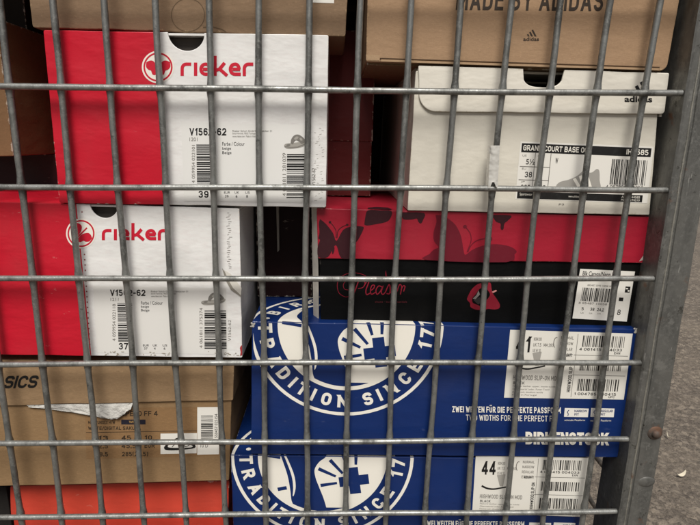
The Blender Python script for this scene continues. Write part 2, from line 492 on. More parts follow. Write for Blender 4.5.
def rloop(q, r=.0012, wav=.0003, seed=0, notch=None, step=.012):
    """q = TL, TR, BR, BL as (x,z); rounded, slightly uneven outline; r one radius or one per corner
    notch = (x centre, half width, depth, power) cut into the top edge"""
    rs = r if isinstance(r, (list, tuple)) else [r] * 4
    pts = []
    P = [Vector(p) for p in q]
    for i in range(4):
        a, b, c = P[i - 1], P[i], P[(i + 1) % 4]
        d0 = (a - b).normalized(); d1 = (c - b).normalized(); rr = rs[i]
        n = 3 if rr < .004 else 9
        ctr = b + (d0 + d1) * rr
        for k in range(n + 1):
            t = math.pi / 2 * k / n
            pts.append(ctr - d1 * rr * math.cos(t) * 1.0 - d0 * rr * math.sin(t))
        # along edge b -> c
        s = b + d1 * rr; e = c - d1 * rs[(i + 1) % 4]
        L = (e - s).length; m = max(2, int(L / step)); nn = Vector((-d1.y, d1.x))
        seq = []
        for k in range(1, m):
            t = k / m
            p = s + (e - s) * t
            dsp = wav * mnoise.noise(Vector((p.x * 40 + seed * 7.3, p.y * 40, seed * 3.1 + i)))* min(1, 4 * t, 4 * (1 - t))
            seq.append(p + nn * dsp)
        if i == 0 and notch:
            xc, hw, dp, pw = notch
            seq = [p for p in seq if abs(p.x - xc) > hw + .002]
            zt = s.y + (e.y - s.y) * (xc - s.x) / (e.x - s.x)
            arc = []
            for k in range(25):
                xx = -1 + 2 * k / 24
                if pw == 2: xx = -math.cos(math.pi * k / 24)
                dz = dp * max(0, 1 - abs(xx) ** pw) ** (1 / pw)
                arc.append(Vector((xc + hw * xx, zt - dz)))
            seq = sorted(seq + arc, key=lambda p: p.x) if pw != 2 else [p for p in seq if p.x < xc] + arc + [p for p in seq if p.x > xc]
        pts += seq
    out = []
    for p in pts:
        if not out or (Vector(p) - Vector(out[-1])).length > 1e-5: out.append((p.x, p.y))
    return out

def q2(q, y): return [(at(u, v, y).x, at(u, v, y).z) for u, v in q]
def inset(q, d):
    cx = sum(p[0] for p in q) / 4; cz = sum(p[1] for p in q) / 4
    return [(x + (d if x < cx else -d), z + (d if z < cz else -d)) for x, z in q]
def dims(q, depth):
    return (abs(q[1][0] - q[0][0]), depth, abs(q[0][1] - q[3][1]))
def base(q, y, depth):
    """centre of a box's base from its front outline"""
    return ((q[2][0] + q[3][0]) / 2, y + depth / 2, min(q[2][1], q[3][1]))

def hollow(mb, q, y, depth, notch, r=.0012, seed=0, wav=.0003, m=0, top=.0018):
    """front board with a finger hole, the walls behind it and what fills the box"""
    mb.prism(rloop(q, r, wav, seed, notch), y, y + .0016, .0005, m)
    o = inset(q, .0003); i_ = inset(q, .0022)
    y0, y1 = y + .0010, y + depth
    tl, tr, br, bl = o; a, b, c, d = i_
    xs0, xs1 = tl[0], tr[0]
    mb.prism([tl, tr, (tr[0], b[1]), (tl[0], a[1])], y + top, y1, .0003, m)     # top board
    mb.prism([(bl[0], d[1]), (br[0], c[1]), br, bl], y + .0018, y1, .0003, m)
    mb.prism([(tl[0], a[1] - .0002), a if False else (a[0], a[1] - .0002), (d[0], d[1] + .0002), (bl[0], d[1] + .0002)], y + .0018, y1, .0003, m)
    mb.prism([(b[0], b[1] - .0002), (tr[0], b[1] - .0002), (br[0], c[1] + .0002), (c[0], c[1] + .0002)], y + .0018, y1, .0003, m)

def merge(*pls): return [p for l in pls for p in l]
def ell(cx, cy, rx, ry, n=24, a0=0., rot=0.):
    out = []
    for k in range(n):
        t = a0 + 2 * math.pi * k / n
        x, y = rx * math.cos(t), ry * math.sin(t)
        out.append((cx + x * math.cos(rot) - y * math.sin(rot), cy + x * math.sin(rot) + y * math.cos(rot)))
    return out
def ringband(mb, cx, cy, r0, r1, y, m, n=40, sy=1.):
    A = ell(cx, cy, r0, r0 * sy, n); B = ell(cx, cy, r1, r1 * sy, n)
    for k in range(n):
        j = (k + 1) % n
        mb.px([A[k], A[j], B[j], B[k]], y, m)
def crom(pts, n=6):
    out = []
    for i in range(len(pts) - 1):
        p0, p1, p2, p3 = pts[max(0, i - 1)], pts[i], pts[i + 1], pts[min(len(pts) - 1, i + 2)]
        for k in range(n):
            t = k / n
            out.append(tuple(.5 * (2 * p1[j] + (p2[j] - p0[j]) * t + (2 * p0[j] - 5 * p1[j] + 4 * p2[j] - p3[j]) * t * t + (3 * p1[j] - p0[j] - 3 * p2[j] + p3[j]) * t ** 3) for j in (0, 1)))
    out.append(tuple(pts[-1]))
    return out

# shared inks
K = ink('black_ink', '1b1a19'); GREY = ink('grey_ink', '77736c'); LGREY = ink('pale_grey_ink', '9c988f')
WHITE = ink('white_ink', 'e4dfd2'); REDI = ink('red_ink', 'c01a30'); BROWNK = ink('brown_black_ink', '33291f', fade=.35)
BLUEI = ink('blue_ink', '0c275c')
STICK = ink('sticker_paper', 'dedad0', .4, .1)
HOLE = ink('hole_shade', '2a2724', .9, .1)

# ------------------------------------------------------------------ ground
def steps(a, b, st, grow_from, g):
    out = [a]; q = st
    while out[-1] < b:
        if out[-1] > grow_from: q *= g
        out.append(out[-1] + q)
    return out
gx_ = [-300, -60, -12, -3, -1, 0, .3] + steps(.50, 3.0, .0052, 1.7, 1.012) + [3.6, 5, 8, 16, 60, 300]
gy_ = [-300, -60, -12, -3, -1, -.2] + steps(-.05, 6.5, .0052, 1.5, 1.013) + [7.5, 10, 16, 30, 80, 600]
mb = MB(); nx = len(gx_)
for y in gy_:
    for x in gx_:
        z = 0.
        if .45 < x < 3.1 and -.1 < y < 6.6:
            d = mnoise.voronoi(Vector((x * 78, y * 78, 0)))[0]
            z = -.0052 * min(1, d[0] * 1.25) ** 1.5 + .0016 * mnoise.noise(Vector((x * 160, y * 160, 3))) + .0022 * mnoise.noise(Vector((x * 22, y * 22, 7)))
        mb.v.append((x, y, z))
for j in range(len(gy_) - 1):
    for i in range(nx - 1):
        mb.f.append((j * nx + i, j * nx + i + 1, (j + 1) * nx + i + 1, (j + 1) * nx + i))
mb.m = [0] * len(mb.f)
gnd = mb.build('ground', asphalt(), None, True); gnd['kind'] = 'structure'

# ------------------------------------------------------------------ wire cage
CELL, ROW = .04, .0801
POSTX = .5515
GALV = steel('galvanised_wire', '8f8f8a', .55, .42, streak=.75)
GALVV = steel('galvanised_upright', '82827d', .55, .42, streak=.8)  # same steel in a darker tone: uprights less lit than the top-lit wires
GALVP = steel('galvanised_post', '696863', .45, .5, rust=.06, worn=.8)
cage = thing('roll_cage', 'grey galvanised wire mesh cage with a riveted post, holding the stacked shoe boxes', 'cage', (.15, .25, 0))
XL = -.30
rg = random.Random(4)
rH, rV = .0026, .0027
def wob(k, t, a): return a * mnoise.noise(Vector((t * 9, k * 5.17, 2.3)))
for r_ in range(-4, 9):
    mb = MB(); z = GZ - r_ * ROW
    n = 90
    pts = [(XL + (POSTX + .001 - XL) * i / n, wob(r_, i / 160, .0006), z + wob(r_ + 40, i / 190, .0014) + (.0125 - .0011 * r_) * (XL + (POSTX - XL) * i / n - .26)) for i in range(n + 1)]
    rad = [rH * (1 + .05 * mnoise.noise(Vector((i * .8, r_ * 3., 0)))) for i in range(n + 1)]
    mb.tube(pts, rad, 0, 12)
    mb.build('horizontal_wire', GALV, cage, True)
for c_ in range(-7, 14):
    mb = MB(); n = 150
    z0, z1 = GZ + 4 * ROW + .01, GZ - 8 * ROW - .01
    pts = []; rad = []
    for i in range(n + 1):
        z = z0 + (z1 - z0) * i / n
        bow = .0033 * c_ / 13 * max(0, 1 - (GZ - z) / ROW / 2) ** 1.4
        pts.append((c_ * CELL + bow + wob(c_ + 90, i / 240, .0022) + wob(c_ + 60, i / 50, .0003), rH + rV - .0013 + wob(c_ + 130, i / 200, .0006), z))
        fr = ((GZ - z + .0125 * (c_ * CELL - .26)) / ROW) % 1.; fr = min(fr, 1 - fr) * ROW
        rad.append(rV * (1 + .06 * mnoise.noise(Vector((i * .5, c_ * 3.3, 5)))) + .0011 * math.exp(-(fr / .0045) ** 2))
    mb.tube(pts, rad, 0, 12)
    mb.build('vertical_wire', GALVV, cage, True)
# corner post: angle iron, front flange and a flange running back
mb = MB()
zt, zb = GZ + .34, .10
th = .004
prof = [(POSTX, -.0035), (POSTX + .0015, -.0048), (POSTX + .0088, -.0046), (POSTX + .0094, -.0034), (POSTX + .0102, -.0034), (POSTX + .0108, -.0044), (POSTX + .0300, -.0036), (POSTX + .0315, -.002), (POSTX + .0315, .0005), (POSTX + th, .0005), (POSTX + th, .036), (POSTX, .037)]
nz = 80
lean = lambda z: (z - .45) * .004
ring = []
for i in range(nz + 1):
    z = zb + (zt - zb) * i / nz
    ring.append([(x + lean(z) + wob(7, z * 4, .0006), y + wob(9, z * 5 + x * 30, .0005), z) for x, y in prof])
k = len(prof)
vv = [p for r_ in ring for p in r_]
ff = [(i * k + j, i * k + (j + 1) % k, (i + 1) * k + (j + 1) % k, (i + 1) * k + j) for i in range(nz) for j in range(k)]
ff += [tuple(range(k)), tuple(nz * k + j for j in range(k))]
mb.grid(vv, ff)
mb.build('corner_post', GALVP, cage)
# weld seam along the inner edge of the flange
mb = MB()
n = 260
pts = [(POSTX + .0070 + lean(zb + (zt - zb) * i / n) + wob(3, i / 60, .0006), -.0046 + wob(4, i / 3, .0004), zb + .002 + (zt - zb - .004) * i / n) for i in range(n + 1)]
rad = [.0009 * (1 + .55 * mnoise.noise(Vector((i * .9, 1, 1)))) for i in range(n + 1)]
mb.tube(pts, rad, 0, 8)
mb.build('weld_seam', steel('weld_metal', '8b887e', .45, .5, rust=.1), cage, True)
# rivet with a rusty head, and a dent pushed out of the flange below it
def dome(mb, c, rx, rz, h, m=0, n=18, flat=.0):
    rings = []
    for j in range(6):
        t = j / 5 * math.pi / 2
        rings.append([(c[0] + rx * math.cos(t) * math.cos(a), c[1] - h * math.sin(t), c[2] + rz * math.cos(t) * math.sin(a)) for a in [2 * math.pi * k / n for k in range(n)]])
    vs_ = [p for r_ in rings for p in r_]
    fs_ = [(i * n + k, i * n + (k + 1) % n, (i + 1) * n + (k + 1) % n, (i + 1) * n + k) for i in range(5) for k in range(n)]
    mb.grid(vs_, fs_, m)
RUST = steel('rusty_rivet', '5d5148', .4, .6, rust=.5)
p = at(655, 433, -.004)
mb = MB()
dome(mb, (p.x, -.0036, p.z), .0078, .0072, .0022)
dome(mb, (p.x + .0004, -.0052, p.z - .0004), .0046, .0043, .0036)
mb.build('rivet', RUST, cage, True)
p = at(646, 482, -.004)
mb = MB(); dome(mb, (p.x, -.0033, p.z), .0095, .006, .0018); mb.build('flange_dent', GALVP, cage, True)
p = at(690, 128, -.004)
mb = MB()
mb.box((POSTX + .0235, -.0066, at(690, 112, -.004).z), (POSTX + .037, -.0042, zt))
mb.build('lock_plate', steel('worn_plate', '8f8d84', .45, .5, rust=.1), cage)
mb = MB(); mb.box((POSTX + .0006, .0385, GZ - .33), (POSTX + .0036, .33, zt - .002)); mb.build('sky_block_plate', GALVP, cage)  # added plate, hides the bright sky in the gap beside the boxes
# the far flat bar of the post seen beside the mesh, base frame and base rods
mb = MB()
mb.box((XL, .0, .10), (POSTX + .031, .012, .145)); mb.box((XL, .55, .10), (POSTX + .031, .562, .145))
mb.box((POSTX + .005, .013, .10), (POSTX + .0305, .549, .144)); mb.box((XL, .013, .10), (XL + .03, .549, .144))
mb.build('base_frame', GALVP, cage)
for i in range(9):
    mb = MB(); y = .05 + i * .06
    mb.tube([(XL + .01, y, .150), (POSTX + .02, y, .150)], .004, 0, 8)
    mb.build('deck_rod', GALV, cage, True)
RUB = ink('black_rubber', '1c1c1b', .6)
for x in (XL + .06, POSTX - .03):
    for y in (.06, .50):
        mb = MB(); mb.box((x - .03, y - .02, .085), (x + .03, y + .02, .0995))
        mb.tube([(x - .013, y, .045), (x + .013, y, .045)], .045, 0, 24)
        mb.build('castor', RUB, cage)
# side rods on the right flank of the cage, curved and browned
RODB = steel('rusted_rod', '6d665c', .5, .4, rust=.2)
for path in (((588, 446, .27), (592, 452, .23), (598, 459.7, .18), (608, 471.5, .10), (616, 482, .05)),
             ((588, 494, .22), (591, 501, .19), (596, 508, .15), (603, 519, .10), (612, 534, .06))):
    mb = MB(); mb.tube([at(*q) for q in path], .0032, 0, 10)
    mb.build('side_rod', RODB, cage, True)

# clear tape wrapped on one upright wire
mb = MB()
for (ua, va, ub, vb, yy) in ((489.2, 145, 500, 184, -.0012),):
    cols = 5; rows = 14; vs_ = []
    for j in range(rows + 1):
        for i in range(cols + 1):
            t = j / rows; s_ = i / cols
            u = 490.5 - 2.2 * t + (s_) * 9.4; v = 145.5 + 39.5 * t + (4 * math.sin(s_ * 7 + 1) * (t > .95))
            y = -.0030 - .0016 * math.sin(s_ * math.pi) + .0007 * mnoise.noise(Vector((s_ * 4, t * 9, 3)))
            vs_.append(at(u, v, y))
    fs_ = [(j * (cols + 1) + i, j * (cols + 1) + i + 1, (j + 1) * (cols + 1) + i + 1, (j + 1) * (cols + 1) + i) for j in range(rows) for i in range(cols)]
    k0 = len(vs_)
    vs_ += [p + Vector((0, .0082 if i % (cols + 1) in (0, cols) else .0098, 0)) for i, p in enumerate(vs_)]
    fs_ += [tuple(q + k0 for q in f) for f in fs_]
    for j in range(rows):
        for i in (0, cols):
            a = j * (cols + 1) + i; b = a + cols + 1
            fs_.append((a, b, b + k0, a + k0))
    mb.grid(vs_, fs_)
g = NT('clear_tape')
g.b.inputs['Base Color'].default_value = lin('d6d3ca'); g.b.inputs['Roughness'].default_value = .16
g.b.inputs['Transmission Weight'].default_value = .2; g.b.inputs['Coat Weight'].default_value = .6
tcn = g.n('TexCoord'); g.l(g.bump(g.noise(tcn.outputs['Object'], 90, 2), .7, .003), g.b.inputs['Normal'])
tape = mb.build('tape_strip', g.m, None, True)
tape['label'] = 'short strip of shiny clear tape wrapped on a wire before the cream box'; tape['category'] = 'tape'

# ------------------------------------------------------------------ shoe boxes
def plain_box(root, name, q, y, depth, mat, r=.0012, seed=0, wav=.0004, re=.0007):
    mb = MB(); mb.prism(rloop(q, r, wav, seed), y, y + depth, re)
    return mb.build(name, mat, root)

def lettered_r(mb, x0, x1, yt, yb, asc, y, m, w, dy=0.):
    """rounded lower-case wordmark r-i-e-k-e-r drawn as even strokes"""
    W = x1 - x0
    H = yb - yt
    def X(a): return x0 + W * a
    def S(pts, i): mb.stroke([(X(a), yt + H * b + dy * a) for a, b in pts], w, y - .00002 * i, m)
    def arc(cx, cy, rx, ry, a0, a1, n=6): return [(cx + rx * math.cos(R(a0 + (a1 - a0) * k / n)), cy + ry * math.sin(R(a0 + (a1 - a0) * k / n))) for k in range(n + 1)]
    h = w / H / 2; g_ = w / W / 2
    i = 0
    def r_(a, i): S([(a + g_, 1), (a + g_, .45)] + arc(a + g_ + .055, .45, .055, .45 - h, 180, 270)[1:] + [(a + .145, h)], i)
    def e_(a, i):
        ww = .165
        S([(a + ww, 1 - h)] + arc(a + g_ + .062, .5, .062, .5 - h, 90, 270, 10) + arc(a + ww - g_ - .05, .5, .05, .5 - h, 270, 360, 8)[0:], i)
        S([(a + ww - g_ * .4, .5), (a + 2 * g_ + .004, .5)], i + 9)
    r_(0, 0)
    S([(.205, 1), (.205, 0)], 1)
    e_(.255, 2)
    S([(.47, 1), (.47, -(yt - asc) / H)], 3)
    S([(.475, .58), (.53, .50), (.60, 0.02)], 4); S([(.535, .50), (.635, .99)], 5)
    e_(.655, 6); r_(.845, 7)

def flower(mb, cx, cy, r, y, rot=0., mw=1, mr=2, sy=1.):
    """round butterfly emblem: white disc, red ring, red lobes"""
    mb.px(ell(cx, cy, r, r * sy, 40), y, mw)
    ringband(mb, cx, cy, r * .90, r * .80, y - .00010, mr, 40, sy)
    def rr(px, py): return (cx + px * math.cos(rot) - py * math.sin(rot), cy + (px * math.sin(rot) + py * math.cos(rot)) * sy)
    L_ = [(-.72, -.30), (-.5, -.40), (-.28, -.36), (-.10, -.10), (-.05, .14), (-.10, .40), (-.20, .50), (-.34, .46), (-.40, .32), (-.44, .22), (-.60, .16), (-.74, -.02)]
    for k, pts in enumerate((L_, [(-x + .02, y_) for x, y_ in L_])):
        mb.px([rr(a * r, b * r) for a, b in crom(pts + [pts[0]], 4)[:-1]], y - .0001 - .00003 * k, mr)
    mb.stroke([rr(.01 * r, -.55 * r), rr(.01 * r, .55 * r)], r * .09, y - .00018, mr)

def sandal(mb, x0, y0, x1, y1, y, ms, md):
    W, H = x1 - x0, y1 - y0
    def T(p): return [(x0 + a * W, y0 + b * H) for a, b in p]
    mb.px(T(crom([(0, .80), (.08, .66), (.4, .60), (.8, .52), (1.0, .48), (1.04, .62), (.9, .84), (.5, .99), (.12, 1.0), (0, .80)], 4)[:-1]), y, ms)
    mb.stroke(T([(.02, .86), (.3, .92), (.62, .90), (1.0, .66)]), H * .07, y - .00004, md)
    mb.px(T(crom([(.30, .62), (.33, .34), (.45, .08), (.62, .0), (.78, .10), (.92, .30), (.98, .50), (.80, .66), (.70, .52), (.55, .40), (.46, .52), (.40, .70), (.30, .62)], 4)[:-1]), y - .00008, md)
    mb.px(T(crom([(.45, .30), (.55, .14), (.66, .18), (.60, .34), (.50, .38), (.45, .30)], 4)[:-1]), y - .00012, ms)
    mb.px(T(crom([(.70, .24), (.80, .26), (.84, .42), (.74, .42), (.70, .24)], 4)[:-1]), y - .00012, ms)
    mb.px(T(crom([(.10, .74), (.2, .68), (.28, .70), (.26, .80), (.14, .82), (.10, .74)], 4)[:-1]), y - .00012, md)

GR_RW = 'red and white shoe boxes stacked at the left'
def red_white(name, label, q, y, depth, xs, hole, emb, emr, erot, word, wh, num, size, xo, yo, lab, seed):
    Q = q2(q, y)
    rt = thing(name, label, 'shoe box', base(Q, y, depth), GR_RW)
    D = dims(Q, depth)
    sp = at(xs[0], xs[1], y).x - rt.location.x
    bm_ = board('red_white_board_%d' % seed, 'bb1529', D, sp, 'dedcd7', .42, 'e9e2d4', .0010, dirt=.3, seed=seed, scuff=.22, wavy=.7)
    mb = MB()
    hollow(mb, Q, y, depth, hole, .0014, seed, .0006)
    mb.build('body', bm_, rt)
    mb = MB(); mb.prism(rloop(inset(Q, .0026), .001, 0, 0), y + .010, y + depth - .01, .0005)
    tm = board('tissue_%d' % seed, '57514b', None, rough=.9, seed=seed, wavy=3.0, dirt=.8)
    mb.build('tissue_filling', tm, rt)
    e = y - .00015
    mb = MB(); flower(mb, emb[0], emb[1], emr, e, erot, 0, 1); mb.build('emblem', [WHITE, REDI], rt)
    mb = MB(); lettered_r(mb, *word, e, 0, wh); mb.build('wordmark', REDI, rt)
    return rt, e, bm_

# --- upper red and white box
yA = .012
qA = [(43.2, 30), (328.5, 35), (326, 207.5), (59.5, 203)]
c_ = at(186, 32.5, yA)
rA, e, bmA = red_white('shoe_box', 'red and white shoe box sized 39, lying on the other red and white box', qA, yA, .20, (165, 120),
                  (c_.x, .0148, .0140, 2), (158, 67), 16.2, 0., (180.5, 254, 62.5, 75.8, 55.8), 3.3, '', '', 0, 0, None, 3)
mb = MB()
mb.px([(181, 122), (311, 125), (311.5, 203), (184, 201)], e); lb = mb.build('label_sticker', ink('white_sticker_a', 'dbd9d3', .38, .08), rA)
e2 = e - .00015
mb = MB()
mb.sline('V1562-62', 189.3, 128, 226.5, 135.4, e2, 0, .2, .56)
mb.line('1201', 189.5, 137.5, 197.5, 141, e2, 1)
for i, t in enumerate(('Rieker Schuh GmbH, Gänsäcker 31', 'Schuh-Vertrieb, 78532 Tuttlingen', 'www.rieker.com  Made in Vietnam')):
    mb.line(t, 232.5, 130 + i * 2.6, (272, 256, 258)[i], 132.1 + i * 2.6, e2, 1)
mb.line('Farbe / Colour', 222.3, 142, 244.6, 145.6, e2, 0)
mb.line('beige', 222.3, 147, 231, 150.4, e2, 0); mb.line('Beige', 222.3, 151.2, 231.4, 154.8, e2, 0)
mb.sline('39', 198.6, 190.8, 208.5, 197.6, e2, 0, .18, .5)
for i, (t, b) in enumerate((('EUR', '39'), ('UK', '6'), ('US', '8'))):
    x = 224 + i * 10.6
    mb.line(t, x, 191.3, x + (6 if i == 0 else 4.5), 193.6, e2, 0); mb.line(b, x + 1, 195, x + (4.5 if i == 0 else 2.8), 197.6, e2, 0)
mb.text('4 059954 022101', [(191.8, 183), (191.8, 145), (195, 145), (195, 183)], e2, 1)
mb.text('4 061811 281039', [(282.5, 196), (282.5, 153), (286, 153), (286, 196)], e2, 1)
mb.text('V1562-62', [(312, 186), (312, 168), (315.4, 168), (315.4, 186)], e2 + .00012, 1)
rr_ = random.Random(5)
mb2 = MB()
for i in range(34):
    x = rr_.uniform(314, 322); y_ = 128 + i * 2.2
    mb2.stroke([(x, y_), (x + rr_.uniform(1.0, 2.6), y_ + rr_.uniform(-1., .6))], .36, e2 + .00014, 0)
mb.build('lettering', [K, GREY], lb); mb2.build('edge_print', LGREY, rA)
for q_, s_ in (([(196.3, 144.5), (212, 144.5), (213.6, 183.3), (197, 183.3)], 11), ([(287, 154), (305.5, 154), (304.5, 198), (286.5, 198)], 12)):
    mb = MB(); mb.bars(q_, e2, 22, 0, s_, False); mb.build('barcode', K, lb)
mb = MB(); sandal(mb, 284, 134.5, 306, 148.5, e2, 0, 1); mb.build('shoe_picture', [LGREY, GREY], lb)

# --- lower red and white box
yB = .0135
qB = [(-62, 200), (239.3, 208.5), (242.3, 357.8), (-44, 354)]
c_ = at(104, 206.5, yB)
rB, e, bmB = red_white('shoe_box', 'red and white shoe box sized 37 with torn corner, on the brown kraft box', qB, yB, .26, (79.2, 233),
                  (c_.x, .0120, .0118, 2), (81, 233.5), 15, R(45), (101.8, 168, 229, 240.2, 223), 3.1, '', '', 0, 0, None, 8)
mb = MB()
mb.px([(93, 286), (226, 288), (227, 354.5), (97, 352.8)], e); lb = mb.build('label_sticker', ink('white_sticker_b', 'd8d5ce', .4, .12), rB)
e2 = e - .00015
mb = MB()
mb.sline('V1562-62', 110, 289.6, 145.6, 295.9, e2, 0, .2, .56)
mb.line('1211', 110.5, 297.8, 118.5, 300.8, e2, 1)
for i, t in enumerate(('Rieker Schuh GmbH, Gänsäcker 31', 'Schuh-Vertrieb, 78532 Tuttlingen', 'www.rieker.com  Made in Vietnam')):
    mb.line(t, 151, 290.6 + i * 2.3, (188, 176, 174)[i], 292.5 + i * 2.3, e2, 1)
mb.line('Farbe / Colour', 141, 301.3, 162.6, 304.6, e2, 0)
mb.line('beige', 141, 305.5, 149, 308.4, e2, 0); mb.line('Beige', 141, 309, 149.4, 312, e2, 0)
mb.sline('37', 118.8, 343, 128.2, 349.4, e2, 0, .18, .5)
for i, (t, b) in enumerate((('EUR', '37'), ('UK', '4'), ('US', '6'))):
    x = 143 + i * 9.8
    mb.line(t, x, 344.3, x + (6 if i == 0 else 4.5), 346.4, e2, 0); mb.line(b, x + 1, 347.4, x + (4.5 if i == 0 else 2.8), 349.6, e2, 0)
mb.text('4 059954 022118', [(112.4, 341), (112.4, 304), (115.6, 304), (115.6, 341)], e2, 1)
mb.text('4 061811 375374', [(199.5, 348), (199.5, 308), (202.6, 308), (202.6, 348)], e2, 1)
mb.text('V1562-62', [(228, 341), (228, 320), (231, 320), (231, 341)], e2 + .00012, 1)
mb2 = MB()
for i in range(26):
    x = rr_.uniform(226, 229); y_ = 213 + i * 2.2
    mb2.stroke([(x, y_), (x + rr_.uniform(1.5, 3.4), y_ + rr_.uniform(-1, .6))], .42, e2 + .00014, 0)
mb2.build('edge_print', GREY, rB); mb2 = MB()
for i in range(40):                                       # torn print along the lower rim
    x = rr_.choice((rr_.uniform(104, 122), rr_.uniform(139, 175), rr_.uniform(205, 238))); y_ = rr_.uniform(351.5, 355.5)
    mb2.stroke([(x, y_), (x + rr_.uniform(.8, 3), y_ + rr_.uniform(-.8, .8))], rr_.uniform(.3, .8), e2 - .00001 * i, 0)
mb.build('lettering', [K, GREY], lb); mb2.build('worn_rim', ink('grime', '9a8f7c'), rB)
for q_, s_ in (([(117.3, 303), (132, 303), (133, 341.5), (118.3, 341.5)], 21), ([(204.5, 310.5), (226, 310.5), (226.6, 348.8), (204.5, 348.8)], 22)):
    mb = MB(); mb.bars(q_, e2, 22, 0, s_, False); mb.build('barcode', K, lb)
mb = MB(); sandal(mb, 201, 292.5, 224.5, 305, e2, 0, 1); mb.build('shoe_picture', [LGREY, GREY], lb)
mb = MB()                                                 # perforation beside the red print
for i in range(27):
    v = 212 + i * 5.3; u = 82 + (v - 212) * .058
    if 217 < v < 250: continue
    mb.px(ell(u, v, .75, .75, 8), e, 0)
mb.build('perforation', ink('hole_ink', '8a4a45'), rB)
mb = MB()                                                 # torn layer at the upper right and the nicked lower corner
mb.px([(222, 268), (241, 294), (240.8, 297), (231, 290), (226, 281)], e2 - .0001, 0)
mb.px([(224, 270), (229, 281), (233, 288), (240.8, 295.2), (241.5, 288), (231, 274)], e2 - .00025, 1)
mb.build('torn_layer', [ink('torn_grey', '8b857a', .8), ink('torn_white', 'cfcabf', .8)], rB)
mb = MB(); mb.px([(239.8, 348), (240.8, 346), (242, 345), (242.2, 355), (240, 356), (240.6, 352)], e2 - .0001, 0); mb.build('nicked_corner', ink('nick_red', '9a2a2c', .8), rB)

# --- kraft box under them, with a lid and a strip of tissue paper hanging out
yL = .021; yD = yL + .0025
KR = '96764f'
qL = [(-40, 359), (234, 364.5), (233, 400.5), (-36, 406.5)]
Q = q2(qL, yL)
qk = [(-36, 403), (231.5, 398), (229, 480.5), (-30, 487)]
Qk = q2(qk, yD)
rK = thing('shoe_box', 'brown kraft shoe box with a lid and white barcode tag, on the orange box', 'shoe box', base(Qk, yD, .24))
plain_box(rK, 'body', Qk, yD, .24, board('kraft_body', '8d7150', dims(Qk, .24), rough=.75, kraft=True, wear='a98b66', seed=2, spec=.2), .0015, 2, .0008)
plain_box(rK, 'lid', Q, yL, .25, board('kraft_lid', '94795a', dims(Q, .25), rough=.75, kraft=True, wear='b59a77', seed=5, spec=.2, wavy=.9), .0015, 6, .0012)
mb = MB()
mb.sline('ASICS', -6.5, 376, 38.3, 388.6, yL - .00015, 0, .21, .62, dy=-.6, shear=.06, lean=-1, gap=.08)
mb.build('wordmark', K, rK)
e = yD - .00015
mb = MB(); mb.px([(85, 408), (219.5, 407), (219.0, 455.6), (86.5, 459)], e, 0)
lb = mb.build('printed_panel', board('ochre_panel', '8a6b49', None, rough=.7, kraft=True, seed=9, spec=.2), rK)
e2 = e - .00012
mb = MB()
mb.sline('SOLUTION SPEED FF 4', 87.5, 411.6, 157.6, 416.6, e2, 0, .19, .62, dy=-.8)
mb.sline('MENS/UNISEX M/W', 88, 420.8, 115, 424, e2, 0, .19, .6); mb.rect(121.2, 419.6, 145.5, 424.4, e2, 1)
mb.line('WIDE', 129, 420.8, 138, 423.3, e2 - .0001, 2, .01)
mb.sline('WHITE/DIGITAL SAKURA', 88, 426.4, 141, 429.9, e2, 0, .19, .6)
mb.stroke([(86, 432.6), (197, 430.8)], .5, e2, 0)
for r_, (a, b, c2) in enumerate((('13', '45', '10'), ('12.5', '45.5', 'EUR'), ('28.5', '285(28.5)', ''))):
    y_ = 435.6 + r_ * 8.1
    mb.sline(a, 95 if r_ else 98, y_ + .2, 108, y_ + 4.6, e2, 0, .18, .55)
    mb.sline(b, 121.5, y_, 131 if r_ == 0 else (136 if r_ == 1 else 148), y_ + 4.4, e2, 0, .18, .55)
    if c2: mb.sline(c2, 144.5, y_ - .2, 152 if r_ == 0 else 155, y_ + 4.0, e2, 0, .18, .55)
mb.build('lettering', [BROWNK, ink('navy_bar', '201f2a'), ink('ochre_letters', 'b08a50')], lb)
mb = MB(); mb.px([(160.5, 433.6), (197, 433), (196.6, 453.3), (160.5, 454)], e2, 0); t1 = mb.build('picture_sticker', STICK, lb)
mb = MB()
mb.px([(a, b) for a, b in crom([(164, 447), (168, 443), (178, 437.5), (181, 440), (186, 443), (194, 444), (194.5, 448), (180, 450), (166, 450), (164, 447)], 4)[:-1]], e2 - .00012, 1)
mb.px([(a, b) for a, b in crom([(168, 445.5), (178, 440.5), (184, 444), (192, 445.5), (190, 447.5), (170, 447.6), (168, 445.5)], 4)[:-1]], e2 - .0002, 0)
mb.stroke([(172, 447), (178, 441), (186, 447), (190, 444.5)], .7, e2 - .00028, 1)
mb.build('shoe_picture', [STICK, K], t1)
mb = MB(); mb.px([(197.3, 407.2), (219.6, 407), (219, 454.2), (197.2, 454.8)], e2 - .00005, 0); t2 = mb.build('barcode_tag', STICK, lb)
mb = MB(); mb.bars([(201, 415.5), (213, 415.3), (213, 441.3), (201, 441.6)], e2 - .00018, 20, 0, 31, False); mb.build('barcode', K, t2)
mb = MB(); mb.text('4 550457 025154', [(214.6, 441), (214.6, 414), (217.6, 414), (217.6, 441)], e2 - .00018, 0)
mb.line('10 D', 200.5, 444.2, 208, 447.4, e2 - .00018, 0); mb.build('lettering', K, t2)
